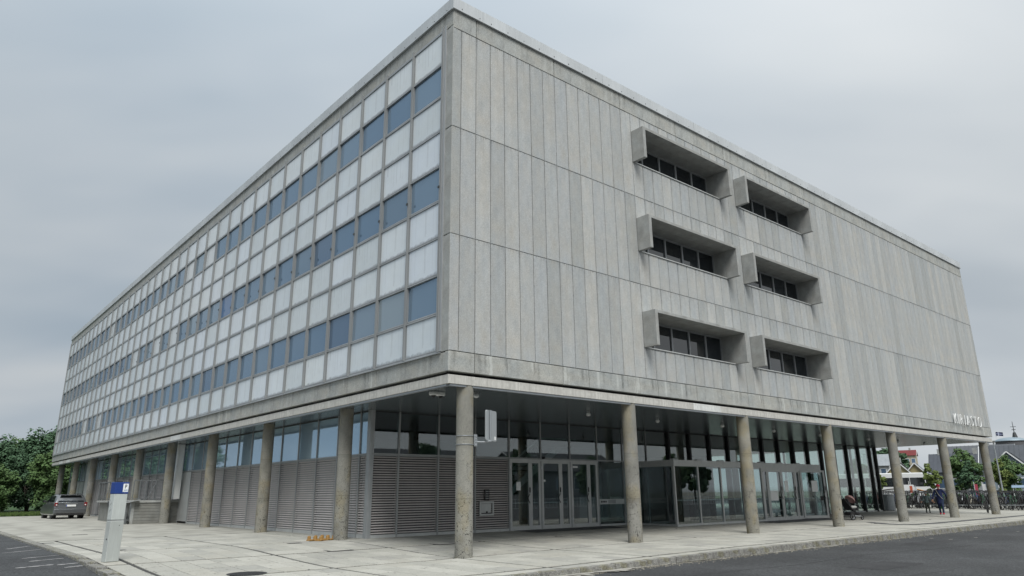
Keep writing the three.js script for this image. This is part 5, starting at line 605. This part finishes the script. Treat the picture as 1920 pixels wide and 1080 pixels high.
function house(name, label, pos, turn, o) { // gabled house, ridge along x in its own frame
  const h = thing(name, label, 'house', pos, turn), { w, d, e, r } = o, wm = std(C(...o.wall), .85, { map: rep(roofTex, .3) }), rm = std(C(...o.roof), .65, { map: rep(roofTex, .4), metalness: .1 });
  const g = extr([[-d / 2, 0], [d / 2, 0], [d / 2, e], [0, r], [-d / 2, e]], w); g.rotateY(Math.PI / 2); g.translate(-w / 2, 0, 0); mesh('wall', metric(g), wm, h);
  const sl = Math.hypot(d / 2, r - e), ov = .45; const roof = group('roof', h); for (const s of [-1, 1]) { const a = V(0, r + .08, 0), b = V(0, e - (r - e) * ov / (d / 2) + .08, s * (d / 2 + ov)); const q = bar(a, b, w + .7, .1, V(0, 1, 0)); mesh('roof_slope', q, rm, roof); const ribs = []; for (let x = -w / 2 - .2; x <= w / 2 + .2; x += .6) ribs.push(bar(a.clone().setX(x).setY(a.y + .08), b.clone().setX(x).setY(b.y + .08), .04, .05)); stuff(mesh('roof_seams', ribs, rm, roof)); for (const x of [-w / 2 - .36, w / 2 + .36]) mesh('barge_board', bar(a.clone().setX(x), b.clone().setX(x), .06, .15), o.trim ?? M.white, roof); } if (o.chimney) for (const x of o.chimney) mesh('chimney', box(x - .3, x + .3, r - .4, r + .9, -.3, .3), M.con, roof);
  for (const [x, y, ww, hh] of o.win ?? []) for (const s of o.side ?? [1]) { const q = group('window', h); mesh('frame', box(x - ww / 2 - .09, x + ww / 2 + .09, y - hh / 2 - .09, y + hh / 2 + .09, s * d / 2 - .04, s * d / 2 + .04), M.white, q); mesh('pane', box(x - ww / 2, x + ww / 2, y - hh / 2, y + hh / 2, s * (d / 2 + .03), s * (d / 2 + .06)), M.pane[2], q); }
  for (const [z, y, ww, hh] of o.gwin ?? []) for (const s of [-1, 1]) { const q = group('window', h); mesh('frame', box(s * w / 2 - .04, s * w / 2 + .04, y - hh / 2 - .09, y + hh / 2 + .09, z - ww / 2 - .09, z + ww / 2 + .09), M.white, q); mesh('pane', box(s * (w / 2 + .03), s * (w / 2 + .06), y - hh / 2, y + hh / 2, z - ww / 2, z + ww / 2), M.pane[2], q); }
  return h;
}
{ // beyond the square; view direction there is roughly (0.97, -0.22)
  const yw = [.55, .47, .25], T = -.22; // gables turned to the square: ridge along the viewing direction
  house('yellow_cottage', 'left yellow wooden cottage with dark roof and white barge boards', [129.7, -.2, -42.1], .31, { w: 9, d: 4.4, e: 4.0, r: 6.3, wall: yw, roof: [.07, .07, .075], gwin: [[0, 4.1, .8, 1.0], [-1.2, 1.8, .8, 1.2], [1.2, 1.8, .8, 1.2]], chimney: [1] });
  house('yellow_cottage', 'right yellow wooden cottage beside the grey metal roof', [132.4, -.2, -40.3], .31, { w: 9, d: 3.6, e: 4.0, r: 6.0, wall: yw, roof: [.30, .34, .37], gwin: [[0, 3.9, .7, .9], [-1, 1.6, .7, 1.1], [1, 1.6, .7, 1.1]] });
  house('red_roofed_house', 'cream house with dark red metal roof up on the rise', [270, .0, -94.9], -1.27, { w: 5.6, d: 7, e: 13.2, r: 15.0, wall: [.55, .5, .38], roof: [.20, .02, .02], win: [[-1.9, 11.2, 1.1, 1.5], [0, 11.2, 1.1, 1.5], [1.9, 11.2, 1.1, 1.5], [-1.9, 8.2, 1.1, 1.5], [0, 8.2, 1.1, 1.5], [1.9, 8.2, 1.1, 1.5]], side: [-1, 1], chimney: [1] });
  house('white_house', 'white house with pale roof seen past the glass corner', [147, 0, -53.4], -1.23, { w: 4.5, d: 6, e: 6.3, r: 8.4, wall: [.55, .57, .57], roof: [.36, .39, .41], win: [[-1.2, 4.8, .9, 1.4], [1.2, 4.8, .9, 1.4]], side: [-1, 1] });
  house('slate_roofed_house', 'long white house with dark slate grey standing seam roof behind the trees', [123.6, -.2, -29.8], -1.33, { w: 8.6, d: 7, e: 4.4, r: 7.1, wall: [.42, .44, .45], roof: [.075, .085, .105], trim: M.frame, win: [[-3, 2.4, .9, 1.3], [-1, 2.4, .9, 1.3], [1, 2.4, .9, 1.3], [3, 2.4, .9, 1.3]], side: [-1, 1], chimney: [-3, 2] });
  house('slate_roofed_house', 'grey-roofed house with light front behind the last column', [131, -.2, -29], -1.36, { w: 9, d: 7, e: 5.6, r: 8.6, wall: [.42, .46, .48], roof: [.12, .13, .145], trim: M.frame, win: [[-2, 3.4, .9, 1.3], [0, 3.4, .9, 1.3], [2, 3.4, .9, 1.3]], side: [-1, 1], chimney: [1] });
  house('blue_grey_house', 'pale blue-grey wooden house with white-trimmed gable and dormer', [106.1, -.2, -18.2], .2, { w: 8, d: 4.4, e: 4.0, r: 6.2, wall: [.30, .37, .41], roof: [.085, .095, .11], gwin: [[0, 4.5, .8, 1.0], [-1.1, 2.2, .8, 1.3], [1.1, 2.2, .8, 1.3]] });
  house('blue_grey_house', 'long slate-roofed house joined behind the pale blue-grey gable', [113.9, -.2, -18.0], -1.38, { w: 11, d: 6, e: 5.2, r: 7.5, wall: [.33, .38, .41], roof: [.085, .095, .11], win: [[-4, 3.6, .9, 1.3], [4, 3.6, .9, 1.3]], side: [-1, 1] });
  const ob = thing('office_block', 'long low dark building with flat roof and roof plant behind the old houses', 'building', [188, 0, -47], -1.36); mesh('wall', box(-7, 7, 0, 10.0, -6, 6), std(C(.20, .205, .21), .8), ob); mesh('roof_edge', box(-7.4, 7.4, 10.0, 10.6, -6.4, 6.4), std(C(.055, .06, .065), .6), ob); mesh('roof_plant', box(1, 4, 10.6, 11.4, -3, 2), M.con, ob); mesh('roof_plant', box(-5, -3, 10.6, 11.1, -3, 2), M.con, ob); for (let i = 0; i < 4; i++) mesh('window', box(-5.9 + 3 * i, -4.1 + 3 * i, 6.6, 8.4, 5.98, 6.04), M.pane[0], ob);
  const dm = thing('domed_hall', 'dark round hall with shallow pale blue metal dome and antenna mast', 'building', [164.1, 0, -33.4]); mesh('drum', cyl(V(0, 0, 0), V(0, 10.6, 0), 2.7, 2.7, 40), std(C(.09, .09, .095), .8), dm); mesh('dome', clean(new THREE.SphereGeometry(2.9, 40, 10, 0, 6.3, 0, 1.5).scale(1, .3, 1).translate(0, 10.6, 0)), std(C(.24, .30, .34), .5, { metalness: .3 }), dm); mesh('mast', [cyl(V(0, 11.5, .9), V(0, 14.6, .9), .1, .04, 8), box(-.08, .08, 13.5, 13.58, .4, 1.4), box(-.08, .08, 12.9, 13.0, .55, 1.25), cyl(V(0, 11.4, .9), V(0, 12.4, .9), .5, .25, 12)], M.frameDk, dm);
  const fp = thing('flagpole', 'white flagpole flying a dark blue flag with pale cross above the roofs', 'flagpole', [173.2, 0, -38.4]); mesh('pole', cyl(V(0, 0, 0), V(0, 13.5, 0), .09, .04, 10), M.white, fp); const fg = new THREE.PlaneGeometry(1.3, .8, 14, 5), p = fg.attributes.position; for (let i = 0; i < p.count; i++) { const u = p.getX(i) / 1.3 + .5; p.setZ(i, .12 * Math.sin(u * 7) * u); p.setY(i, p.getY(i) - .16 * u); } fg.rotateY(Math.PI / 2 + .2 + Math.PI); fg.translate(.0, 12.9, .7); fg.computeVertexNormals(); const ft = dtex(64, 40, (u, v) => Math.abs(u - .36) < .05 || Math.abs(v - .5) < .07 ? [.75, .78, .85] : [.05, .08, .28]); mesh('flag', clean(fg), std(0xffffff, .8, { map: ft, side: THREE.DoubleSide }), fp);
  const lp = thing('lamp_post', 'slender grey street lamp post standing right behind the last column', 'lamp post', [62.5, -.1, -7.2]); mesh('post', cyl(V(0, 0, 0), V(0, 5.2, 0), .07, .045, 12), M.galv, lp); mesh('lamp_head', [cyl(V(0, 5.2, 0), V(0, 5.45, 0), .05, .16, 14), cyl(V(0, 5.45, 0), V(0, 5.5, 0), .18, .1, 14)], M.frame, lp);
  const hedge = thing('hedge', 'clipped dark green hedge running along the far side of the square', 'hedge', [73, -.1, -14], 0); const [hg] = crownGeo(909, .7, .5, 11, .55, 14000, .09, 160); mesh('foliage', hg, LM.dark, hedge); mesh('hedge_core', rbox(-.35, .35, 0, .8, -10.5, 10.5, .1), LM.dark, hedge);
  for (const [i, [x, z, c, l]] of [[66.8, -10.5, [.35, .05, .08], 'narrow dark red and white banner by the hedge'], [67, -9.9, [.7, .7, .7], 'narrow white banner next to the dark red one'], [49.5, -9.4, [.5, .1, .04], 'orange pennant flag above the bicycles']].entries()) { const t = thing('banner', l, 'banner', [x, -.1, z], .25); mesh('banner_pole', cyl(V(0, 0, -.14), V(0, 2.1, -.14), .02, .02, 8), M.white, t); mesh('banner_cloth', rbox(-.012, .012, i === 2 ? 1.25 : .9, i === 2 ? 1.75 : 1.9, -.14, i === 2 ? .06 : .12, .006), std(C(...c), .8), t); }
  const kiosk = thing('market_tent', 'low stall with a pale blue awning beyond the bicycles', 'stall', [64.5, -.1, -7.0], .2); mesh('awning', extr([[-1.1, 1.55], [1.1, 1.55], [.9, 1.75], [-.9, 1.75]], 2.4, .03), std(C(.2, .27, .36), .8), kiosk); for (const x of [-1, 1]) for (const z of [.1, 2.3]) mesh('tent_pole', cyl(V(x, 0, z), V(x, 1.56, z), .025, .025, 8), M.white, kiosk); mesh('counter', rbox(-.8, .8, 0, .85, .4, 2.1, .03), M.white, kiosk);
  for (const [i, [x, z, col, l]] of [[78, -21, [.6, .6, .6], 'white parked van half hidden behind the bicycles'], [80, -12.6, [.1, .11, .12], 'dark parked car behind the hedge under the big tree'], [81, -7, [.65, .66, .66], 'white parked car under the right street tree']].entries()) { const t = thing('parked_car', l, 'car', [x, -.1, z], .3 + Math.PI / 2 * (i % 2)); const P = extr(i ? [[-2.1, .3], [2.1, .3], [2.15, .75], [1.3, .9], [.7, 1.4], [-1.1, 1.42], [-1.9, .95], [-2.15, .8]] : [[-2.4, .3], [2.3, .3], [2.35, 1.0], [1.8, 1.2], [1.3, 1.95], [-2.3, 2.0], [-2.45, 1.2]], 1.75, .1, 3); P.translate(0, 0, -.875); mesh('body', P, phys(C(...col), .3, { clearcoat: 1 }), t); mesh('window', [box(-1.0, .65, i ? .98 : 1.3, i ? 1.3 : 1.8, -.885, .885)], M.pane[2], t); for (const wx of [-1.35, 1.35]) for (const wz of [-.8, .8]) mesh('wheel', clean(new THREE.TorusGeometry(.22, .1, 8, 20).translate(wx, .31, wz)), M.rubber, t); }
}
{ // across the street, behind the viewer: what the glass mirrors
  const G = 'trees across the street'; const A = makeTree('avenue_tree', 'leafy tree across the street mirrored in the entrance glass', G, [38, -.1, 46], 811, { r: 2.6, ry: 2.8, cy: 4.2, mat: LM.dark, n: 7000, leaf: .2, cl: 60, tr: .18 }); for (const [x, z, s] of [[56, 50, 1.0], [68, 48, .9], [24, 46, 1.0], [84, 46, 1.0], [-26, -16, .8]]) { const t = dup(A, [x, -.1, z], x); t.scale.setScalar(s); }
  house('corner_house', 'pale plastered house across the street mirrored in the porch glass', [46, -.2, 60], .1, { w: 16, d: 9, e: 4.6, r: 7.5, wall: [.42, .4, .36], roof: [.10, .10, .11], win: [[-5, 2.8, 1.2, 1.6], [-2, 2.8, 1.2, 1.6], [2, 2.8, 1.2, 1.6], [5, 2.8, 1.2, 1.6]], side: [-1] });
  house('corner_house', 'long grey house across the street beside the plastered one', [74, -.2, 62], .0, { w: 22, d: 10, e: 5, r: 7.8, wall: [.3, .31, .32], roof: [.07, .07, .08], win: [[-8, 3, 1.2, 1.6], [-4, 3, 1.2, 1.6], [0, 3, 1.2, 1.6], [4, 3, 1.2, 1.6], [8, 3, 1.2, 1.6]], side: [-1] });
  const f = thing('street_railing', 'white street railing across the road mirrored in the porch glass', 'railing', [28, -.1, 22]); mesh('top_rail', bar(V(0, 1.0, 0), V(34, 1.0, 4), .06, .06), M.white, f); mesh('bottom_rail', bar(V(0, .25, 0), V(34, .25, 4), .05, .05), M.white, f); for (let i = 0; i < 69; i++) mesh('baluster', box(i * .5 - .015, i * .5 + .015, .25, 1, i * .0588 - .015, i * .0588 + .015), M.white, f);
}
renderer.render(scene, camera);
